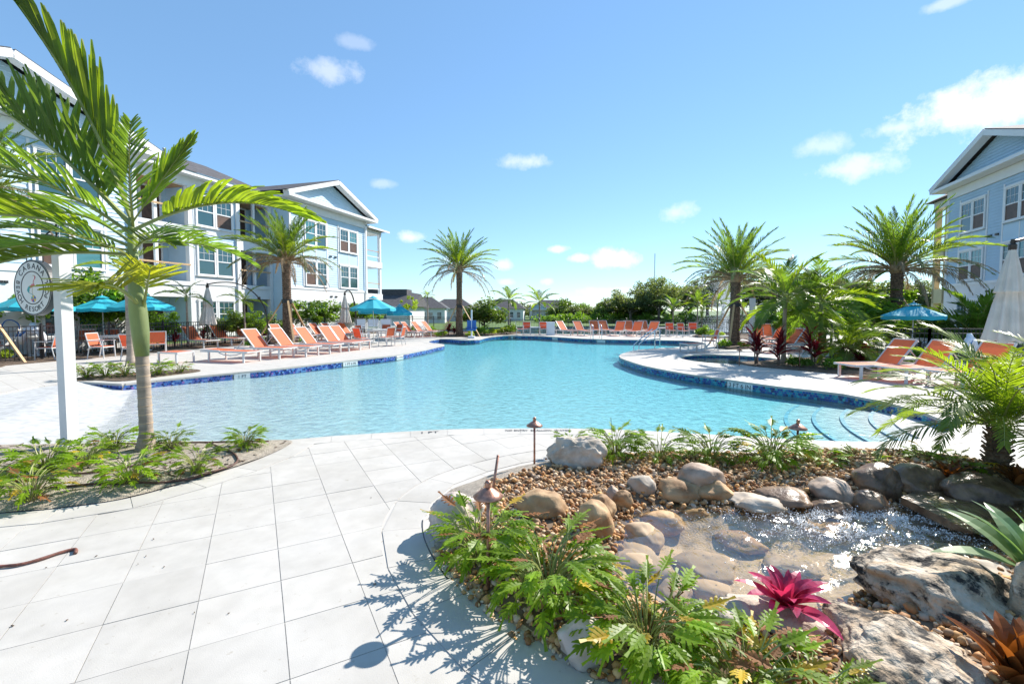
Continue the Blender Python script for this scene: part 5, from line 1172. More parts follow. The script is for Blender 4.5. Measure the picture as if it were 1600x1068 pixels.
# magenta bromeliad, pale green rosette, rust bromeliad
BRO = [strap_leaf(.32, .115, e0, e1, .3, 8, base=.7, taper=3.2).mesh('leaf', 'magenta_leaf') for e0, e1 in ((20, -30), (15, -45), (25, -20))]
rosette('bromeliad', 'magenta bromeliad with broad shiny leaves beside the pond', 'plant', G(1228, 946, .14), BRO, 24, (.46, .84), (66, 6), 3)
AGV = [strap_leaf(.60, .15, e0, e1, .22, 9, base=.6, taper=2.8).mesh('leaf', 'agave_leaf') for e0, e1 in ((20, -35), (25, -20))]
rosette('bromeliad', 'big pale green strap-leaved rosette at the right edge by the fall', 'plant', G(1622, 900, .25), AGV, 18, (.6, .88), (76, 6), 5)
RUS = [strap_leaf(.30, .11, e0, e1, .45, 7, base=.8, taper=2.8).mesh('leaf', 'rust_leaf') for e0, e1 in ((22, -25), (30, -5))]
rosette('bromeliad', 'rust and olive bromeliad in the bottom right corner', 'plant', G(1588, 1072, .10), RUS, 17, (.8, 1.05), (75, 15), 6)
rosette('bromeliad', 'small bronze bromeliad at the foot of the small palm', 'plant', G(1486, 752, .16), RUS, 12, (.55, .8), (70, 20), 7)
rosette('bromeliad', 'red-centred bromeliad right of the small palm trunk', 'plant', G(1590, 758, .2), RUS, 12, (.5, .8), (70, 20), 8)
pygmy_palm('pygmy date palm leaning over the pool corner at the right', G(1556, 752, .12), .52, .075, 40, 1.0, 31, el=(84, 4))
pygmy_palm('second pygmy date palm cropped by the right edge of the photo', G(1668, 742, .12), .62, .08, 40, .95, 32, el=(85, 0), keys=('robel',))
t = thing('stick', 'short dark stick poking out of the white water', 'stick', G(1408, 884, .03)); m = MB(); m.tube([(0, 0, -.03), (-.02, 0, .07), (-.045, .02, .12)], [.014, .016, .013], 7); m.obj('stem', 'wet_rock', t, True)
# ------------------------------------------------------------------ left front bed
LB_P = [xy(p) for p in lbed_l] + [xy(p) for p in [G(452, 688), G(340, 690), G(200, 691.5), G(0, 696), G(-220, 704)]]
def lb_z(x, y): return .012 + .035 * sstep(0, .3, seg_dist(x, y, lb_arr)) + .012 * noise.noise(Vector((x * 5, y * 5, 4)))
lb_arr = np.array(LB_P + LB_P[:1]); c0 = G(150, 735); bl = resample([Vector((*p, 0)) for p in LB_P + LB_P[:1]], .08); V = [(c0.x, c0.y, lb_z(c0.x, c0.y))]; F = []; nr = 20; k = len(bl)
for p in bl:
    for i in range(1, nr + 1): t = i / nr; x, y = c0.x + (p.x - c0.x) * t, c0.y + (p.y - c0.y) * t; V.append((x, y, lb_z(x, y)))
for j in range(k):
    a, c = 1 + j * nr, 1 + ((j + 1) % k) * nr; F.append((0, a, c)); F += [(a + i, a + i + 1, c + i + 1, c + i) for i in range(nr - 1)]
b = MB(); b.add(V, F); b.obj('planting_bed', 'sand_mulch', None, True)['kind'] = 'structure'
rng = random.Random(3); b = MB()
for _ in range(900):
    x, y = rng.uniform(-8, -2), rng.uniform(4.3, 6.2)
    if inpoly(x, y, LB_P) and seg_dist(x, y, lb_arr) > .05:
        z = lb_z(x, y) + .006; a = rng.uniform(0, 3.14); l = rng.uniform(.012, .05); d = Vector((math.cos(a), math.sin(a), rng.uniform(-.3, .3))) * l; b.bar(Vector((x, y, z)) - d, Vector((x, y, z)) + d, rng.uniform(.006, .016), .005)
b.obj('bark_chips', 'mulch')['kind'] = 'stuff'
for i, (px_, py_, s, br, ye, lab) in enumerate([(48, 782, 1.1, 1, 1, 'large brown-edged philodendron in the near left corner of the bed'), (-15, 770, 1.0, 1, 0, 'philodendron cropped by the left edge of the photo'), (72, 740, 1.0, 0, 0, 'glossy green philodendron left of the sign post'), (136, 728, .95, 0, 1, 'green philodendron in front of the sign post'),
        (178, 702, .9, 1, 0, 'browning philodendron between the sign post and the young palm'), (203, 756, .9, 1, 1, 'yellow-green philodendron in front of the young palm'), (266, 703, .95, 0, 0, 'green philodendron just right of the young palm trunk'), (308, 738, .85, 1, 0, 'half withered philodendron in the middle of the bed tip'), (384, 700, .75, 1, 0, 'philodendron with a dry flower at the tip of the bed')]):
    plant_small(lab, G(px_, py_, .03), s, br, ye, 60 + i, 'philodendrons in the front left bed')
t = thing('drip_hose', 'brown irrigation hose winding over the front left bed', 'hose', G(300, 745, .05)); o_ = G(300, 745, .05)
for pts in ([(70, 772), (160, 765), (260, 758), (330, 742), (372, 722), (330, 700)], [(90, 752), (150, 745), (215, 735), (270, 722)], [(190, 700), (260, 698), (340, 696), (420, 694)], [(240, 728), (262, 712), (275, 700)]):
    m = MB(); m.tube([p - o_ for p in smooth_line([G(*p) for p in pts], 5)] and [Vector((p.x, p.y, lb_z(p.x, p.y) + .014)) - o_ for p in smooth_line([G(*p) for p in pts], 5)], .011, 6); m.obj('pipe', 'hose', t, True)
b = MB(); sl = smooth_line([G(-60, 893), G(0, 887), (G(30, 884)), G(62, 876), G(95, 865), G(117, 860), G(118, 866)], 5); b.tube([p + Vector((0, 0, .012)) for p in sl], [.010 + .006 * abs(noise.noise(p * 8)) for p in sl], 6)
o = b.obj('palm_strip', 'strap', None, True); o['label'] = 'dry reddish brown strip of palm bark lying on the pavers'; o['category'] = 'debris'
# ------------------------------------------------------------------ sign post with its hanging sign
base = G(110, 700); t = thing('sign_post', 'white square post with iron scroll bracket in the front left bed', 'post', base, AX - math.pi / 2)
# local axes: x = out from the building axis, y = along it
m = MB(); m.box((0, 0, 1.25), (.125, .125, 2.5)); m.obj('post', 'white_paint', t)
m = MB(); m.box((0, 0, .06), (.15, .15, .12)); m.obj('base', 'white_paint', t); m = MB(); m.box((0, 0, 2.52), (.16, .16, .05)); m.obj('cap', 'white_paint', t)
m = MB(); ZB = 2.40
m.tube([(-.06, 0, ZB), (-.78, 0, ZB)], .011, 6); m.tube([(-.06, 0, ZB + .34), (-.06, 0, ZB - .12)], .011, 6)
def scroll(c, r0, turns, a0, sgn=1): return [(c[0] + r0 * (1 - .75 * i / 28) * math.cos(a0 + sgn * turns * 6.28 * i / 28), 0, c[1] + r0 * (1 - .75 * i / 28) * math.sin(a0 + sgn * turns * 6.28 * i / 28)) for i in range(29)]
m.tube(scroll((-.70, ZB + .085), .085, 1.4, -1.57, -1), .010, 6); m.tube(scroll((-.2, ZB + .13), .12, 1.4, -1.57, 1), .010, 6); m.tube([(-.68, 0, ZB + .01), (-.5, 0, ZB + .08), (-.3, 0, ZB + .2), (-.1, 0, ZB + .3)], .010, 6); m.tube(scroll((-.45, ZB + .05), .05, 1.3, -1.57, 1), .009, 6)
m.obj('bracket', 'black_metal', t, True)
sg = thing('hanging_sign', 'round white sign with flamingo reading CABANA BEACH RESORT POOL hanging from the post', 'sign', base + Matrix.Rotation(AX - math.pi / 2, 3, 'Z') @ Vector((-.47, 0, 1.98)), AX - math.pi / 2)
SR = .345
def disc(r, y0, y1, n=56): mm = MB(); mm.add([(r * math.cos(2 * math.pi * k / n), y, r * math.sin(2 * math.pi * k / n)) for y in (y0, y1) for k in range(n)], [tuple(range(n)), tuple(range(2 * n - 1, n - 1, -1))] + [(k, k + n, (k + 1) % n + n, (k + 1) % n) for k in range(n)]); return mm
def ringm(r0, r1, y, d=.003, n=72):
    mm = MB(); vs = [(r * math.cos(2 * math.pi * k / n), yy, r * math.sin(2 * math.pi * k / n)) for yy in (y, y + d) for r in (r0, r1) for k in range(n)]
    mm.add(vs, [(k, (k + 1) % n, n + (k + 1) % n, n + k) for k in range(n)] + [(n + k, n + (k + 1) % n, 3 * n + (k + 1) % n, 3 * n + k) for k in range(n)] + [(k, 2 * n + k, 2 * n + (k + 1) % n, (k + 1) % n) for k in range(n)]); return mm
disc(SR, -.035, .035).obj('board', 'sign_edge', sg); disc(SR - .008, -.0385, -.0351).obj('face', 'sign_white', sg)
ringm(SR - .022, SR - .010, -.0415).obj('ring', 'ink', sg); ringm(.195, .206, -.0415).obj('ring', 'ink', sg)
for s in (-.15, .15): m = MB(); m.tube([(s, 0, .31), (s, 0, .42)], .006, 6); m.obj('hanger', 'black_metal', sg)
FACE = frame_matrix(Vector((1, 0, 0)), Vector((0, 0, 1)), Vector((0, -1, 0)), Vector((0, 0, 0)))
def arc_text(body, r, a_mid, step, size, flip=False):
    n = len(body)
    for i, ch in enumerate(body):
        if ch == ' ': continue
        a = a_mid + (n - 1) / 2 * step - i * step if not flip else a_mid - (n - 1) / 2 * step + i * step
        tm = text_mesh(ch, size, 'ink', .0012); rot = a - math.pi / 2 if not flip else a + math.pi / 2
        tm.transform(Matrix.Translation((r * math.cos(a), 0, r * math.sin(a))) @ FACE.to_3x3().to_4x4() @ Matrix.Rotation(rot, 4, 'Z') if False else Matrix.Translation((r * math.cos(a), -.0400, r * math.sin(a))) @ FACE @ Matrix.Rotation(rot, 4, 'Z'))
        link('lettering', tm, sg)
arc_text('CABANA', .266, R(90), R(19), .098); arc_text('BEACH RESORT POOL', .266, R(270), R(13.2), .088, True)
def blob(pts, r, mat, y=-.0405): m = MB(); m.tube([(p[0], y, p[1]) for p in pts], r, 8); o = m.obj('flamingo', mat, sg, True); return o
def flat_shape(pts, mat, y=-.0405): m = MB(); k = len(pts); m.add([(p[0], y, p[1]) for p in pts] + [(p[0], y + .002, p[1]) for p in pts], [tuple(range(k)), tuple(range(2 * k - 1, k - 1, -1))] + [(i, (i + 1) % k, k + (i + 1) % k, k + i) for i in range(k)]); return m.obj('flamingo', mat, sg)
blob([(.045, .145), (.06, .135), (.055, .115), (.03, .09), (.02, .06), (.035, .04), (.045, .03)], [.006, .008, .006, .0045, .0045, .005, .005], 'logo_pink', -.0375); blob([(.02, .15), (.045, .148), (.062, .13)], .005, 'logo_tan', -.0375)
flat_shape([(.045, .045), (.0, .05), (-.04, .02), (-.06, -.01), (-.02, .0), (.02, .015)], 'logo_pink'); flat_shape([(-.03, .03), (-.075, .01), (-.095, -.03), (-.07, -.06), (-.06, -.02), (-.03, .0)], 'logo_teal', -.0412)
blob([(-.055, -.02), (-.065, -.06), (-.02, -.075), (.02, -.10)], .004, 'logo_teal', -.0375); blob([(.005, .0), (-.005, -.05), (.01, -.1)], .0035, 'logo_tan', -.0375)
for k, mt in enumerate(('logo_blue', 'logo_yellow', 'logo_teal', 'logo_pink', 'logo_blue', 'logo_yellow')):
    a0, a1 = k * 1.0472, (k + 1) * 1.0472; flat_shape([(.015, -.135)] + [(.015 + .042 * math.cos(a0 + (a1 - a0) * q / 5), -.135 + .042 * math.sin(a0 + (a1 - a0) * q / 5)) for q in range(6)], mt)
# ------------------------------------------------------------------ young palm at the front, each frond aimed on its own
B0 = G(230, 707); random.seed(5); t = thing('young_palm', 'young green-stemmed palm with broad fronds in the front left bed', 'palm tree', B0)
def rel(px_, py_, dy=0): return D(px_, py_, B0.y + dy) - B0
pts = [rel(230, 709), rel(229, 695), rel(228, 660), rel(226, 620), rel(223, 570), rel(219, 520), rel(215, 478)]; m = MB(); sp = smooth_line3 = []
for i in range(len(pts) - 1):
    for s in range(6): sp.append(pts[i].lerp(pts[i + 1], s / 6))
sp.append(pts[-1]); rr = []
for i, p in enumerate(sp): q = p.z / 1.75; rr.append((.070 + .072 * max(0, 1 - q / .16) ** 1.6 - .006 * q) * (1.035 if i % 4 == 0 else 1))
m.tube(sp, rr, 20); m.obj('trunk', 'palm_trunk', t, True); m = MB()
for i in range(2, len(sp) - 9, 2):
    d_ = (sp[i + 1] - sp[i]).normalized() * .006; m.tube([sp[i] - d_, sp[i], sp[i] + d_], [rr[i] * .99, rr[i] + .004, rr[i] * .99], 20, caps=False)
m.obj('ring_scar', 'lumber' if False else 'under_rock', t, True)
cs = [rel(222, 556), rel(219.5, 520), rel(216, 490), rel(213, 460), rel(209, 420), rel(206, 380), rel(205, 340)]; m = MB(); m.tube(cs, [.070, .088, .092, .08, .058, .042, .028], 18); m.obj('crownshaft', 'crownshaft', t, True)
TOP = rel(206, 350); A2 = lambda d: R(d)
for key, at, az, el, sc, roll in [('front_v', (206, 352), 178, 47, 1.22, 0), ('front_s', (207, 345), 168, 68, 1.15, 1.25), ('front_s', (208, 346), 20, 60, .5, -1.1), ('front_vb', (208, 360), -4, 24, .92, .1), ('front_vb', (204, 385), 186, 24, 1.0, .1), ('front_vb', (205, 398), 196, 4, .85, .2), ('front_dark', (206, 380), 160, 30, .85, .3), ('front', (209, 392), 320, 12, .6, .2), ('front_dark', (207, 400), 250, 22, .6, 0),
        ('front_dark', (205, 365), 205, 40, .85, .5), ('front_dark', (208, 355), -55, 58, .62, .2), ('front_dark', (206, 372), 95, 22, .7, 0), ('front_dark', (207, 380), 30, 10, .55, -.3), ('front_dark', (205, 392), 230, 8, .62, 0)]:
    add_frond(t, key, rel(*at), R(az), R(el), roll, sc)
add_frond(t, 'front_yellow', rel(219, 478), R(-82), R(34), .3, .95); add_frond(t, 'front_yellow', rel(224, 482), R(-30), R(66), -.4, .66)
t2 = feather_palm('slim palm with ringed grey-green trunk standing behind the young palm', G(205, 571), 2.55, .10, ['areca_bright', 'areca'], 9, .72, (70, -5), 8, shaft=.6)
# ------------------------------------------------------------------ date palms
date_palm('tall date palm alone in the centre on the far side of the pool', G(718, 525), 4.25, .21, 42, 1.0, 14, seed=3, bh=2.0)
date_palm('date palm with green crown right of centre beside the small round pool', G(1147, 539), 3.15, .245, 46, 1.05, 10, seed=8, bh=2.0)
date_palm('spreading date palm with long brown lower fronds in front of the right building', G(1397, 546), 3.35, .245, 46, 1.12, 18, seed=12, bh=2.2)
date_palm('date palm with dry hanging fronds before the left building', G(450, 537), 4.1, .225, 44, .98, 16, seed=17, bh=2.2)
date_palm('date palm cropped by the left edge of the photo', D(-22, 560, 15.2) * Vector((1, 1, 0)) if False else Vector((D(-22, 560, 15.2).x, 15.2, 0)), 5.3, .2, 38, .98, 16, seed=21, bh=1.6)
# ------------------------------------------------------------------ loungers
L0 = lounger('flat-backed orange lounger, nearest of the front row on the left deck', True); LT = tree_of(L0); FDIR = math.atan2(UO.y, UO.x)
def at_foot(px_, py_, rz): g = G(px_, py_); return g + Vector((-math.cos(rz), -math.sin(rz), 0)) * .85
place(L0, at_foot(395, 565, FDIR), FDIR, L0['label'])
U0 = lounger('x'); UT = tree_of(U0); first = True
def up(px_, py_, rz, lab, sc=1.0, mode='foot'):
    global first
    g = at_foot(px_, py_, rz) if mode == 'foot' else G(px_, py_)
    if first: place(U0, g, rz, lab, sc); first = False; return U0
    return copy_tree(UT, g, rz, lab, sc)
for px_, py_, lab in [(447, 559, 'orange lounger next to the flat-backed one in the front row on the left deck'), (487, 556, 'orange lounger in the front row just right of the brown palm trunk'), (523, 551.5, 'third raised orange lounger of the left front row counted from the flat one'), (553, 547.5, 'fourth raised orange lounger of the left front row counted from the flat one'), (570, 545, 'last orange lounger of the left front row, beside the white dining table')]:
    up(px_, py_, FDIR + R((px_ * 7 % 9 - 4) * .9), lab, 1.06)
for px_, py_, lab in [(330, 543, 'orange lounger with red plants at its head, in the back row on the left deck'), (372, 539, 'orange lounger under the folded umbrella, left back row'), (405, 536, 'orange lounger below the arching umbrella mast, left back row'), (462, 535, 'orange lounger half behind the palm trunk and its timber braces'),
        (490, 533, 'orange lounger in the left back row right of the palm trunk'), (522, 531.5, 'orange lounger left of the small folded umbrella, back row'), (543, 530.5, 'orange lounger right under the small folded umbrella, back row'), (566, 529.5, 'orange lounger at the far end of the back row by the dining set'),
        (652, 526.5, 'first of the far left loungers past the dining set'), (664, 526, 'second of the far left loungers past the dining set'), (678, 525.5, 'third of the far left loungers past the dining set'), (694, 524.5, 'orange lounger beside the red plant, last before the central palm')]:
    up(px_, py_, FDIR + R((px_ * 5 % 11 - 5) * .9), lab)
for px_, py_, deg, lab in [(884, 523, -52, 'far lounger leaning left, nearest the white bin'), (909, 523.5, -66, 'far lounger next right of the one leaning left'), (930, 522, -88, 'far lounger directly behind the pool ladder rails'), (946, 522, -80, 'far lounger just right of the pool ladder rails'), (966, 524, -118, 'far lounger facing the pool left of the close pair'),
        (983, 522.3, -95, 'left one of the close pair of far loungers'), (993, 524.5, -122, 'right one of the close pair of far loungers'), (1007, 522, -92, 'far lounger seen above the sloping handrail'), (1017, 525, -128, 'last far lounger before the far right armchairs')]:
    up(px_, py_, R(deg), lab, 1.0, 'c')
for px_, py_, deg, lab in [(1183, 535, -112, 'left of two upright orange loungers behind the red plants'), (1197, 534, -112, 'right of two upright orange loungers behind the red plants'), (1212, 540, 208, 'orange lounger leaning back behind the areca palm trunk'), (1228, 538, 208, 'orange lounger second behind the areca palm trunk'), (1225, 550, 195, 'white-framed lounger seen from behind right of the areca palm trunk'), (1245, 547, 195, 'farther white-framed lounger seen from behind right of the areca palm trunk')]:
    up(px_, py_, R(deg), lab, 1.0, 'c')
up(1326, 590, R(186), 'orange lounger with the curved leg brace, nearest the pool on the right deck', 1.0); up(1392, 596, R(190), 'middle orange lounger of three on the right deck beside the white side table', 1.0); up(1475, 604, R(192), 'orange lounger of three on the right deck, half hidden by the small palm', 1.0)
# ------------------------------------------------------------------ tables, chairs, umbrellas
T0_ = table('white square table with umbrella pole behind the sign post', .5); TT = tree_of(T0_); tp = G(58, 556); place(T0_, tp, .3, T0_['label'])
def tab(px_, py_, lab, rz=.3, sc=1.0): return copy_tree(TT, G(px_, py_), rz, lab, sc)
tb2 = tab(190, 552, 'white square table behind the young palm trunk'); tb3 = tab(590, 537, 'white table of the dining set under the two teal umbrellas', .3, 1.0)
tab(836, 522.5, 'small white table between the far armchairs', 0, .75); tab(1036, 524, 'small white table left of the far right armchairs', 0, .75); ts = tab(1403, 580, 'low white side table between the right loungers', .1, (.62, .62, .55)); tab(1455, 556, 'white table under the right teal umbrella', .2, .9); tab(1135, 538, 'low white side table beside the round pool palm', .1, (.6, .6, .6))
C0 = chair('x'); CT = tree_of(C0); place(C0, G(6, 558), .2, 'armchair at the far left, left of the table with the umbrella pole')
def ch(px_, py_, deg, lab, sc=1.0): return copy_tree(CT, G(px_, py_), R(deg), lab, sc)
for px_, py_, deg, lab in [(36, 549, -70, 'armchair facing us behind the table with the umbrella pole'), (76, 561, 200, 'armchair at the near right of the table with the umbrella pole'), (92, 552, 165, 'armchair half hidden by the sign post'), (134, 549, -60, 'armchair just right of the sign post'), (160, 559, 5, 'armchair in profile left of the slim palm trunk'), (176, 547, -50, 'armchair on the far side of the table behind the young palm'),
        (212, 562, 75, 'armchair with its back to us behind the young palm trunk'), (246, 553, 130, 'armchair right of the young palm trunk'), (222, 546, -100, 'farthest armchair of the table behind the young palm'), (272, 575, 170, 'armchair pulled out in front at the left bed corner')][:9]:
    ch(px_, py_, deg, lab)
for px_, py_, deg, lab in [(567, 533, -20, 'orange armchair at the far left of the dining set under the umbrellas'), (566, 542, 55, 'armchair with back to us at the near side of the dining set'), (604, 540, 150, 'armchair in the middle right of the dining set'), (622, 539, 175, 'armchair at the right end of the dining set'), (600, 531, -100, 'armchair at the far side of the dining set'), (618, 530, -130, 'second armchair at the far side of the dining set'),
        (813, 523, 0, 'white armchair seen from the side at the far edge of the pool'), (823, 522.5, -90, 'left orange armchair at the far edge of the pool'), (849, 522.5, -90, 'right orange armchair at the far edge of the pool beside the white bin'), (1048, 525.5, -90, 'left armchair of three at the far right edge of the pool'), (1068, 526.5, -70, 'middle armchair of three at the far right edge of the pool'), (1082, 525, -110, 'right armchair of three at the far right edge of the pool'),
        (1108, 547, 170, 'armchair turned away beside the small round pool'), (1475, 556, 190, 'armchair at the table under the right teal umbrella')]:
    ch(px_, py_, deg, lab)
ot = thing('footstool', 'low white footstool with orange sling in front of the left dining chairs', 'footstool', G(276, 566), FDIR, 'white footstools'); m = MB()
for s in (-1, 1): m.bar((-.4, s * .3, .34), (.4, s * .3, .34), .04, .05)
for s in (-1, 1): m.bar((s * .4, -.3, .34), (s * .4, .3, .34), .04, .05)
m.obj('frame', 'white_metal', ot)
for x in (-.38, .38):
    for y in (-.29, .29): m = MB(); m.box((x, y, .16), (.045, .045, .32)); m.obj('leg', 'white_metal', ot)
m = MB(); m.box((0, 0, .362), (.74, .52, .012)); m.obj('seat_sling', 'sling', ot)
copy_tree(tree_of(ot), G(1082, 550), .2, 'white footstool in front of the armchair beside the small round pool')
pp = parasol('teal umbrella behind the round hanging sign', 1.15, 2.45, .62, tp, .2)
parasol('teal umbrella left of the young palm trunk', 1.05, 2.3, .5, G(163, 548), .4); parasol('teal umbrella right of the young palm trunk', 1.2, 2.45, .6, G(226, 548), .2)
parasol('large teal umbrella over the dining set in the left middle', 1.15, 2.42, .6, G(584, 536), .3, n=8); parasol('teal umbrella half hidden behind the large one over the dining set', 1.05, 2.15, .5, G(588, 529), .1); parasol('small teal umbrella right of the dining set', .78, 2.05, .5, G(625, 529), .5)
parasol('teal umbrella beside the palm at the right building', .92, 1.95, .42, G(1424, 560), .3)
closed_parasol('folded beige umbrella on an arched bronze mast left of the palm', G(327, 541), 2.78, 1.05, .72, (2.2, 1.2)); closed_parasol('small folded beige umbrella beside the white wall', G(540, 528.5), 2.65, .95, .72, (.5, .5))
closed_parasol('large folded beige umbrella at the right edge', D(1577, 485, 9.8) * Vector((1, 1, 0)), 2.96, 1.05, .80, (2.0, .2))
# ------------------------------------------------------------------ fences
FL0 = Vector((-15.6, 19.0, 0)); 
fence('black metal fence along the left building behind the loungers', [xy(FL0 - UD * 5), xy(FL0 + UD * 18.5), (-8.2, 38.5), (-2.5, 35.8)], 1.2, -.02)
fence('black metal fence along the lawn at the far side of the pool', [(-2.3, 35.8), (13, 35.0), (21, 31.5), (24, 29.5)], 1.05, -.02)
fence('black metal fence in front of the right building', [(11.5, 16.8), (13.6, 15.2), (18, 14.4)], 1.15, -.02)
# ------------------------------------------------------------------ planted strips
def strip(name, pxs, z=.015, mat='mulch', world=None):
    P = world or [xy(p) for p in smooth_line([G(*p) for p in pxs], 4, True)]; o = flat(P, z, name, mat, drop=.04); return P
strip('planting_bed', None, .01, 'mulch', [xy(FL0 - UD * 6 + UO * 1.2), xy(FL0 + UD * 17 + UO * .9), xy(FL0 + UD * 19 - UO * .4), xy(FL0 + UD * 19 - UO * 3), xy(FL0 - UD * 6 - UO * 3)])
strip('building_lawn', None, .005, 'grass_lawn', [xy(FL0 + UD * 30 - UO * 3), xy(FL0 - UD * 12 - UO * 3), xy(FL0 - UD * 12 - UO * 9), xy(FL0 + UD * 30 - UO * 9)])
strip('planting_bed', [(110, 595), (130, 589), (200, 583), (290, 577), (312, 580), (250, 588), (190, 595.5), (150, 594)])
strip('planting_bed', [(1150, 566), (1180, 564.5), (1240, 560), (1310, 556), (1390, 556), (1440, 570), (1425, 584), (1370, 589), (1300, 583), (1220, 576), (1170, 571)])
strip('planting_bed', [(1118, 543), (1130, 535), (1160, 532), (1185, 537), (1182, 543), (1150, 546)]); strip('planting_bed', [(660, 522), (690, 519), (800, 517), (810, 521), (760, 524.5), (700, 526.5)]); strip('planting_bed', [(1085, 526), (1110, 521), (1200, 522), (1290, 530), (1260, 538), (1200, 531)])
strip('planting_bed', [(400, 545), (420, 536), (480, 532), (500, 536), (470, 543)]); strip('planting_bed', [(-60, 560), (-40, 548), (15, 552), (20, 566), (-20, 575)]); strip('planting_bed', [(1390, 560), (1405, 540), (1560, 528), (1620, 534), (1580, 552), (1480, 566)])
for i, (px_, py_, s, lab) in enumerate([(135, 590, .62, 'low philodendron at the left end of the pool corner bed'), (165, 588, .72, 'low philodendron second from left in the pool corner bed'), (196, 587, .7, 'low philodendron left of the young palm trunk in the pool corner bed'), (247, 585, .66, 'low philodendron right of the young palm trunk in the pool corner bed'), (284, 581, .55, 'last small philodendron of the pool corner bed')]):
    plant_small(lab, G(px_, py_, .02), s * 1.75, 1 if i % 2 == 0 else 0, 0, 80 + i, 'philodendrons in the pool corner bed')
for i, (px_, py_, h, sc, lab) in enumerate([(1181, 568, .62, 1.45, 'slender red cordyline at the left end of the right bed'), (1216, 570, .55, 1.45, 'red cordyline at the foot of the areca palm'), (1271, 573, .6, 1.6, 'thick red cordyline, widest of the right bed'), (1345, 572, .4, 1.2, 'dark red cordyline between the pygmy palms'), (1310, 567, .35, .7, 'small red cordyline behind the pygmy palm'),
        (272, 541, .45, 1.2, 'red cordyline at the head of the leftmost back lounger'), (318, 537, .45, 1.3, 'red cordyline below the folded umbrella'), (334, 537, .4, 1.1, 'second red cordyline below the folded umbrella'), (415, 531, .4, 1.1, 'red cordyline below the arching mast'), (497, 530, .45, 1.1, 'red cordyline right of the palm braces'), (648, 522, .5, 1.1, 'red cordyline behind the far left loungers'), (700, 523.5, .5, 1.3, 'red cordyline left of the tall central palm'), (709, 523, .4, 1.0, 'small red cordyline at the tall central palm')]):
    cordyline(lab, G(px_, py_, .02), h, 42 if sc > .8 else 24, 100 + i, sc)
pygmy_palm('bushy pygmy date palm, left of a pair in the right bed', G(1322, 572, .02), .55, .11, 44, 1.1, 41, keys=('robel_dark', 'robel')); pygmy_palm('bushy pygmy date palm, right of a pair in the right bed', G(1345, 566, .02), .6, .12, 44, 1.15, 42, keys=('robel_dark', 'robel'))
feather_palm('areca palm with drooping dark fronds, left of two in the right bed', G(1224, 566, .02), 1.75, .07, ['areca', 'areca', 'areca_bright'], 22, .98, (82, -28), 51, shaft=.4, group='areca palms in the right bed'); feather_palm('areca palm with drooping dark fronds, right of two in the right bed', G(1280, 564, .02), 1.6, .07, ['areca', 'areca', 'areca_bright'], 24, 1.0, (82, -28), 52, shaft=.4, group='areca palms in the right bed')
feather_palm('third areca palm standing farther back beside the right date palm', G(1340, 545, .02), 1.5, .07, ['areca', 'areca_bright'], 16, .9, (82, -10), 53, shaft=.4, group='areca palms in the right bed')
for i, (px_, Y, hgt, sc, lab) in enumerate([(1052, 36.0, 2.0, .8, 'dark slim palm behind the far fence, leftmost of the right group'), (1090, 34.5, 2.2, .75, 'bright green slim palm behind the far right armchairs'), (1097, 35.5, 1.9, .7, 'slim palm close behind the bright green one'), (1121, 34, 2.3, .7, 'slim palm left of the braced date palm'), (1160, 35, 1.7, .7, 'slim palm just right of the braced date palm'),
        (795, 46, 3.2, 1.1, 'windswept palm before the far villas, left of two'), (843, 46, 3.0, 1.1, 'windswept palm before the far villas, right of two'), (668, 52, 3.8, .5, 'small upright palm beside the clubhouse')]):
    p = D(px_, 485, Y); feather_palm(lab, (p.x, p.y, -.3 if Y < 40 else LAWN_Z - .05), hgt, .06 if Y < 40 else .1, ['areca_bright', 'areca'] if i != 0 else ['areca'], 11, sc, (78, -10), 60 + i, shaft=.35, group='slim palms beyond the fence')
# young trees in front of the left building
for i, (px_, Y, lab, sc) in enumerate([(292, 21.5, 'thin young tree left of the folded umbrella before the building', 1.05), (382, 24, 'thin young tree right of the folded umbrella before the building', .95), (640, 42, 'lime green sapling beside the clubhouse wall', 1.1)]):
    p = D(px_, 485, Y); feather_palm(lab, (p.x, p.y, 0), 1.75 * sc + .3, .05, ['areca', 'robel'], 14, .62, (75, -5), 70 + i, shaft=.3, group='thin young trees before the building') if i < 2 else tree('sapling', 'sapling', lab, (p.x, p.y, -.2), sc)
def bush(key, px_, Y, sc, lab, z=0, name='shrub', group=None, rz=0): p = D(px_, 485, Y); return tree(key, name, lab, (p.x, p.y, z), sc, rz, 'shrub', group)
bush('shrub', 490, 31, (1.75, 1.75, 1.15), 'big round green shrub before the white wall of the left building'); bush('shrub', 568, 37.5, (1.5, 1.5, 1.1), 'green shrub behind the teal umbrellas', rz=1); bush('ficus', 757, 33.5, (1.75, 1.6, 1.15), 'round dark green bush right of the tall central palm', rz=2)
LS = 'shrubs along the left fence'
for i, (px_, Y, sc, key, lab) in enumerate([(15, 18.5, 1.5, 'shrub', 'green shrub beside the cropped palm at the left edge'), (140, 20.5, 1.7, 'shrub', 'tall leafy shrub right of the sign post'), (178, 21, 1.35, 'shrub', 'leafy shrub between sign post and young palm'), (250, 21.5, .8, 'shrub', 'low green shrub right of the young palm along the fence'), (350, 24, .8, 'ficus', 'dark small shrub behind the folded umbrella'), (388, 25, .8, 'shrub', 'light green shrub below the arching mast'), (100, 22, 1.2, 'shrub', 'shrub partly hidden by the sign post'), (430, 27, .7, 'ficus', 'low dark shrub behind the timber braces')]):
    bush(key, px_, Y, sc, lab, 0, group=LS, rz=i)
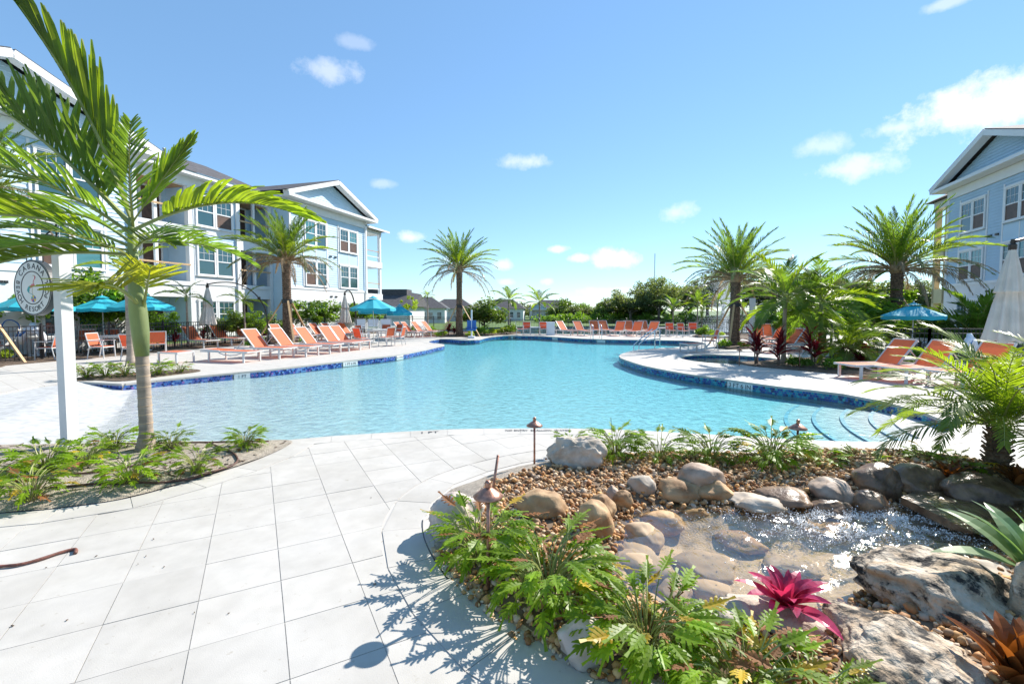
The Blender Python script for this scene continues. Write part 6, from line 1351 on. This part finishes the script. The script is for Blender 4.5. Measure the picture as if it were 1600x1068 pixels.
for i, (px_, Y, sc, key, lab) in enumerate([(1330, 19.5, (1.9, 1.6, 1.15), 'shrub', 'big leafy shrub behind the pygmy palms'), (1290, 22, (1.5, 1.4, 1.2), 'ficus', 'dark shrub behind the areca palms'), (1370, 22, (1.7, 1.5, 1.3), 'shrub', 'tall bright shrub left of the right date palm trunk'), (1440, 18.5, (1.0, .9, .75), 'ficus', 'dark shrub under the right teal umbrella'), (1250, 25, (1.3, 1.3, .9), 'shrub', 'green shrub behind the upright loungers'), (1480, 17.5, (1.0, .8, .7), 'ficus', 'low dark shrub along the right fence')]):
    bush(key, px_, Y, sc, lab, 0, group='shrubs behind the right bed', rz=i)
for i, (px_, Y, s, lab) in enumerate([(1530, 17.5, 1.15, 'dark bushy palm before the ground floor window of the right building'), (1560, 17.5, 1.0, 'dark bushy palm behind the large folded umbrella')]):
    p = D(px_, 485, Y); feather_palm(lab, (p.x, p.y, 0), .5, .08, ['areca'], 20, 1.0 * s, (85, 15), 90 + i, shaft=.2, group='bushy palms before the right building')
LWS = 'low shrubs along the far planting'
for i, (px_, py_, s, key, lab) in enumerate([(674, 523, 1.0, 'lowshrub', 'low shrub left of the tall central palm'), (690, 526, .9, 'lime', 'yellow-green ground shrub at the foot of the central palm'), (735, 526, .9, 'lime', 'yellow-green ground shrub right of the central palm'), (752, 524, 1.1, 'lowshrub', 'low green shrub under the round bush'), (768, 523, 1.1, 'lime', 'yellow-green shrub right of the round bush'), (784, 522, 1.2, 'lime', 'lime shrub beside the far armchairs'), (797, 521.5, 1.2, 'lowshrub', 'last low shrub before the far armchairs'),
        (1100, 526, 1.2, 'lowshrub', 'low shrub under the slim palms'), (1122, 528, .9, 'lime', 'yellow shrub left of the braced date palm'), (1132, 543, .7, 'lowshrub', 'low shrub at the left brace of the date palm'), (1162, 543, .6, 'lime', 'orange-tinged ground shrub at the right of the date palm'), (1240, 572, .55, 'lowshrub', 'low dark shrub between the red cordylines'), (1256, 573, .5, 'lowshrub', 'low green shrub left of the widest cordyline'), (1300, 577, .6, 'lowshrub', 'low shrub at the foot of the left pygmy palm'), (1416, 572, .8, 'lime', 'yellow-flowered low shrub behind the right loungers'), (1442, 566, .8, 'lowshrub', 'low green shrub between the right loungers and the fence'), (1395, 566, .6, 'lime', 'small lime shrub beside the right date palm brace'),
        (8, 560, .8, 'lime', 'yellowish shrub at the foot of the left edge palm'), (400, 543, .8, 'lowshrub', 'low shrub in the left palm bed'), (478, 540, .8, 'lowshrub', 'low shrub right of the left palm trunk'), (445, 541, .7, 'lime', 'lime ground shrub at the left palm trunk'), (640, 523, 1, 'lowshrub', 'low shrub behind the far left loungers'), (1545, 545, 1.0, 'lowshrub', 'low shrub under the large folded umbrella')]):
    tree(key, 'shrub', lab, G(px_, py_, .01), s, i * 1.7, 'shrub', LWS)
# ------------------------------------------------------------------ trees beyond the lake
rnd = random.Random(9); adj = ['rounded', 'broad', 'ragged', 'tall', 'dense', 'pale']
FARS = [(962, 96, 'oak_wide', .62), (985, 92, 'oak', .75), (1012, 95, 'tall', .78), (1030, 90, 'tall', .82), (1050, 98, 'oak', .85), (1078, 94, 'oak_wide', .92), (1105, 98, 'oak', 1.0), (1130, 94, 'tall', 1.0), (1155, 90, 'oak', 1.05), (1185, 92, 'tall', 1.0), (1210, 88, 'oak_wide', 1.0), (1240, 86, 'oak', 1.0), (1268, 84, 'oak', .95), (1300, 82, 'oak_wide', .92), (1335, 76, 'oak', .85), (1370, 72, 'oak_wide', .85), (1405, 70, 'oak', .72), (1440, 66, 'tall', .62), (1470, 64, 'oak', .6)]
for i, (px_, Y, key, s) in enumerate(FARS):
    p = D(px_, 485, Y); tree(key, 'oak_tree', '%s dark tree beyond the lake, number %s from the left' % (adj[i % 6], ['one', 'two', 'three', 'four', 'five', 'six', 'seven', 'eight', 'nine', 'ten', 'eleven', 'twelve', 'thirteen', 'fourteen', 'fifteen', 'sixteen', 'seventeen', 'eighteen', 'nineteen'][i]), (p.x, p.y, LAWN_Z), s * 1.14, i * 1.1, 'tree', 'dark trees beyond the lake')
for i in range(11):
    px_ = 868 + i * 15; Y = 104 - i * .8 + rnd.uniform(-3, 3); p = D(px_, 485, Y); tree('wood' if i % 2 else 'oak_wide', 'bushy_tree', '%s low green tree %s of the bushy row right of the villas' % (adj[i % 6], ['first', 'second', 'third', 'fourth', 'fifth', 'sixth', 'seventh', 'eighth', 'ninth', 'tenth', 'eleventh'][i]), (p.x, p.y, LAWN_Z), (1.0 if i % 2 else .5) * rnd.uniform(.8, 1.05), i, 'tree', 'bushy row right of the villas')
V, F = [], []; off = 0
rg = np.random.default_rng(3)
for i in range(120):
    px_ = 850 + 640 * i / 120; Y = 96 - 30 * (i / 120) ** 1.5 + rg.uniform(-3, 3); p = D(px_, 485, Y); v, f = leaf_cloud(420, 2.4, 2.4, rg.uniform(.7, 1.6), .22, 8, 100 + i); v = v + np.array([p.x, p.y, LAWN_Z + .6]); V.append(v); F.append(f + off); off += len(v)
link('undergrowth', np_mesh('undergrowth', np.concatenate(V), np.concatenate(F), 'leaf_shrub'), None, kind='stuff')
V, F = [], []; off = 0
for i in range(60):
    px_ = 600 + 300 * i / 60; Y = 165 + rg.uniform(-8, 8); p = D(px_, 485, Y); v, f = leaf_cloud(300, 5, 5, rg.uniform(2.0, 3.3), .5, 8, 300 + i); v = v + np.array([p.x, p.y, LAWN_Z + 2]); V.append(v); F.append(f + off); off += len(v)
link('distant_woods', np_mesh('distant_woods', np.concatenate(V), np.concatenate(F), 'leaf_far'), None, kind='stuff')
# ------------------------------------------------------------------ fountain in the lake
pf = D(1133, 485, 58); rg = np.random.default_rng(8); n = 26000; th = rg.random(n) * 6.28; q = rg.random(n); hh = 6.6
ang = np.abs(rg.normal(0, .10, n)) + .02; v0 = np.sqrt(2 * 9.8 * hh) * rg.uniform(.72, 1.0, n); T = 2 * v0 / 9.8; tt = T * rg.beta(1.3, 1.0, n); r_ = v0 * np.sin(ang) * tt + .25 * tt * rg.random(n); z = v0 * tt - 4.9 * tt * tt
side = rg.random(n) < .35; z = np.where(side, np.maximum(0, rg.normal(.0, .9, n).clip(0)), z); r_ = np.where(side, rg.uniform(0, 3.6, n), r_)
P = np.stack([pf.x + r_ * np.cos(th), pf.y + r_ * np.sin(th), LAWN_Z - .1 + z], 1); s = rg.uniform(.012, .035, n)[:, None]; d1 = rg.normal(size=(n, 3)); d1 /= np.linalg.norm(d1, axis=1)[:, None]; d2 = np.cross(d1, rg.normal(size=(n, 3))); d2 /= np.linalg.norm(d2, axis=1)[:, None]
V = np.stack([P - d1 * s, P + d2 * s, P + d1 * s, P - d2 * s], 1).reshape(-1, 3)
def spraymat():
    m = pmat('spray', (.85, .88, .9), .5); t = m.node_tree; mix = N(t, 'ShaderNodeMixShader'); mix.inputs[0].default_value = .35; tr = N(t, 'ShaderNodeBsdfTranslucent'); tr.inputs[0].default_value = (.9, .93, .95, 1); t.links.new(t.nodes['Principled BSDF'].outputs[0], mix.inputs[1]); t.links.new(tr.outputs[0], mix.inputs[2]); t.links.new(mix.outputs[0], t.nodes['Material Output'].inputs[0])
spraymat(); link('fountain_spray', np_mesh('fountain_spray', V, np.arange(4 * n).reshape(-1, 4), 'spray'), None, kind='stuff')
# ------------------------------------------------------------------ rails, lift, bin and small things
for dx, lab in ((925.5, 'left'), (939, 'right')):
    a = G(dx, 529.0); bk = a + Vector((.0, .55, 0)); handrail('%s pool ladder rail at the far edge of the pool' % lab, [[bk, bk + Vector((0, 0, .75)), bk + Vector((0, -.2, .86)), a + Vector((0, -.1, .82)), a + Vector((0, -.25, .55)), a + Vector((0, -.28, -.5))]])
p1, p2 = G(1023, 544), G(1031, 542.5); w1, w2 = G(996, 547), G(1004, 546)
w1, w2 = w1 + Vector((-.15, 0, 0)), w2 + Vector((-.15, 0, 0))
for a, w_, lab in ((p1, w1, 'near'), (p2, w2, 'far')): handrail('%s sloping stair rail at the tip of the right deck' % lab, [[a, a + Vector((0, 0, .8)), a + Vector((-.12, .02, .87)), w_ + Vector((0, 0, .25)), w_ + Vector((-.05, 0, -.4))], [a + Vector((0, 0, .4)), w_.lerp(a, .35) + Vector((0, 0, .4))]])
lf = thing('pool_lift', 'blue and white pool lift chair at the far edge below the central palm', 'pool lift', G(737, 528)); m = MB(); m.tube([(0, 0, 0), (0, 0, 1.75)], .05, 8); m.box((0, 0, .06), (.4, .5, .12)); m.obj('mast', 'white_plastic', lf)
m = MB(); m.box((0, -.22, .52), (.56, .46, .08)); m.box((0, 0, .82), (.56, .08, .56)); m.box((-.31, -.2, .66), (.05, .4, .06)); m.box((.31, -.2, .66), (.05, .4, .06)); m.obj('seat', 'blue_plastic', lf)
bn = thing('waste_bin', 'white square bin beside the far right armchair of the left pair', 'bin', G(860, 523)); m = MB(); m.box((0, 0, .42), (.55, .55, .84)); m.obj('body', 'white_plastic', bn); m = MB(); m.box((0, 0, .87), (.6, .6, .06)); m.obj('lid', 'white_plastic', bn)
for i, (px_, lab) in enumerate([(563, 'left white slatted chair back by the fence behind the dining set'), (583, 'middle white chair back by the fence behind the dining set'), (603, 'right white chair back by the fence behind the dining set')]):
    c = copy_tree(CT, G(px_, 524.5), R(-75), lab, 1.25, group='white chairs by the fence')
    for k in kids(c):
        if k.name.startswith(('seat_sling', 'back_sling')): k.data = k.data.copy(); k.data.materials[0] = M['white_plastic']
hs = thing('hose_reel', 'coiled blue hose hanging on the left fence', 'hose', D(16, 514, 17.2)); m = MB(); m.tube([(.34 * math.cos(a), .02 * math.sin(a * 3), .34 * math.sin(a)) for a in np.linspace(0, 6.0, 30)], .022, 6); m.obj('coil', 'blue_plastic', hs, True)
def stroller(lab, loc, sc):
    t = thing('towel_heap', lab, 'towel', loc, .4, 'towels hanging on the fences', sc); m = MB(); n = 9
    for s in (-1, 1): m.tube([(0, 0, .62), (s * .12, -.03, .5), (s * .24, -.05, .3), (s * .27, -.02, .08)], [.05, .1, .09, .06], 8)
    m.tube([(0, 0, .72), (0, -.03, .5), (.02, -.02, .36)], [.06, .13, .1], 8); m.obj('cloth', 'white_plastic', t, True); m = MB(); m.tube([(-.1, -.1, .5), (-.26, -.12, .32)], .035, 6); m.obj('stripe', 'blue_plastic', t, True)
stroller('white and blue towel hung on the left fence behind the umbrella table', D(52, 528, 17.0) + Vector((0, 0, -.3)), 1.2); stroller('white and blue towel hung on the right fence', D(1514, 534, 14.6) + Vector((0, 0, -.45)), 1.0)
ps = thing('pool_rules_post', 'white post with round sign behind the upright loungers', 'sign', G(1174, 540)); m = MB(); m.box((0, 0, 1.15), (.2, .2, 2.3)); m.obj('post', 'white_paint', ps); m = MB(); m.add([(.52 + .3 * math.cos(2 * math.pi * k / 24), y, 1.75 + .3 * math.sin(2 * math.pi * k / 24)) for y in (-.03, .03) for k in range(24)], [tuple(range(24)), tuple(range(47, 23, -1))] + [(k, k + 24, (k + 1) % 24 + 24, (k + 1) % 24) for k in range(24)]); m.obj('sign_face', 'sign_white', ps); m = MB(); m.bar((.12, 0, 2.2), (.6, 0, 2.2), .03, .03); m.bar((.52, 0, 2.2), (.52, 0, 2.04), .02, .02); m.obj('bracket', 'black_metal', ps)
for i, (px_, py_, h) in enumerate([(1155, 570, .42), (1249, 574, .5), (1184, 571, .38)]): path_light(['thin copper path light at the left end of the right bed', 'copper path light between the cordylines of the right bed', 'copper path light beside the slender cordyline'][i], G(px_, py_, .02), h * 1.1)
random.seed(12); b = MB()
for _ in range(12):
    p = G(random.uniform(0, 640), random.uniform(760, 1060)); a = random.uniform(0, 3); l = random.uniform(.003, .008); d = Vector((math.cos(a), math.sin(a), .1)) * l; b.bar(p + Vector((0, 0, .005)) - d, p + Vector((0, 0, .005)) + d, random.uniform(.004, .009), .003)
b.obj('debris', 'mulch')['kind'] = 'stuff'
mast = thing('radio_mast', 'thin radio mast far off above the trees', 'mast', D(1022, 485, 400) * Vector((1, 1, 0))); m = MB(); m.tube([(0, 0, -1), (0, 0, 50)], .32, 4); m.obj('lattice', 'pale_block', mast)
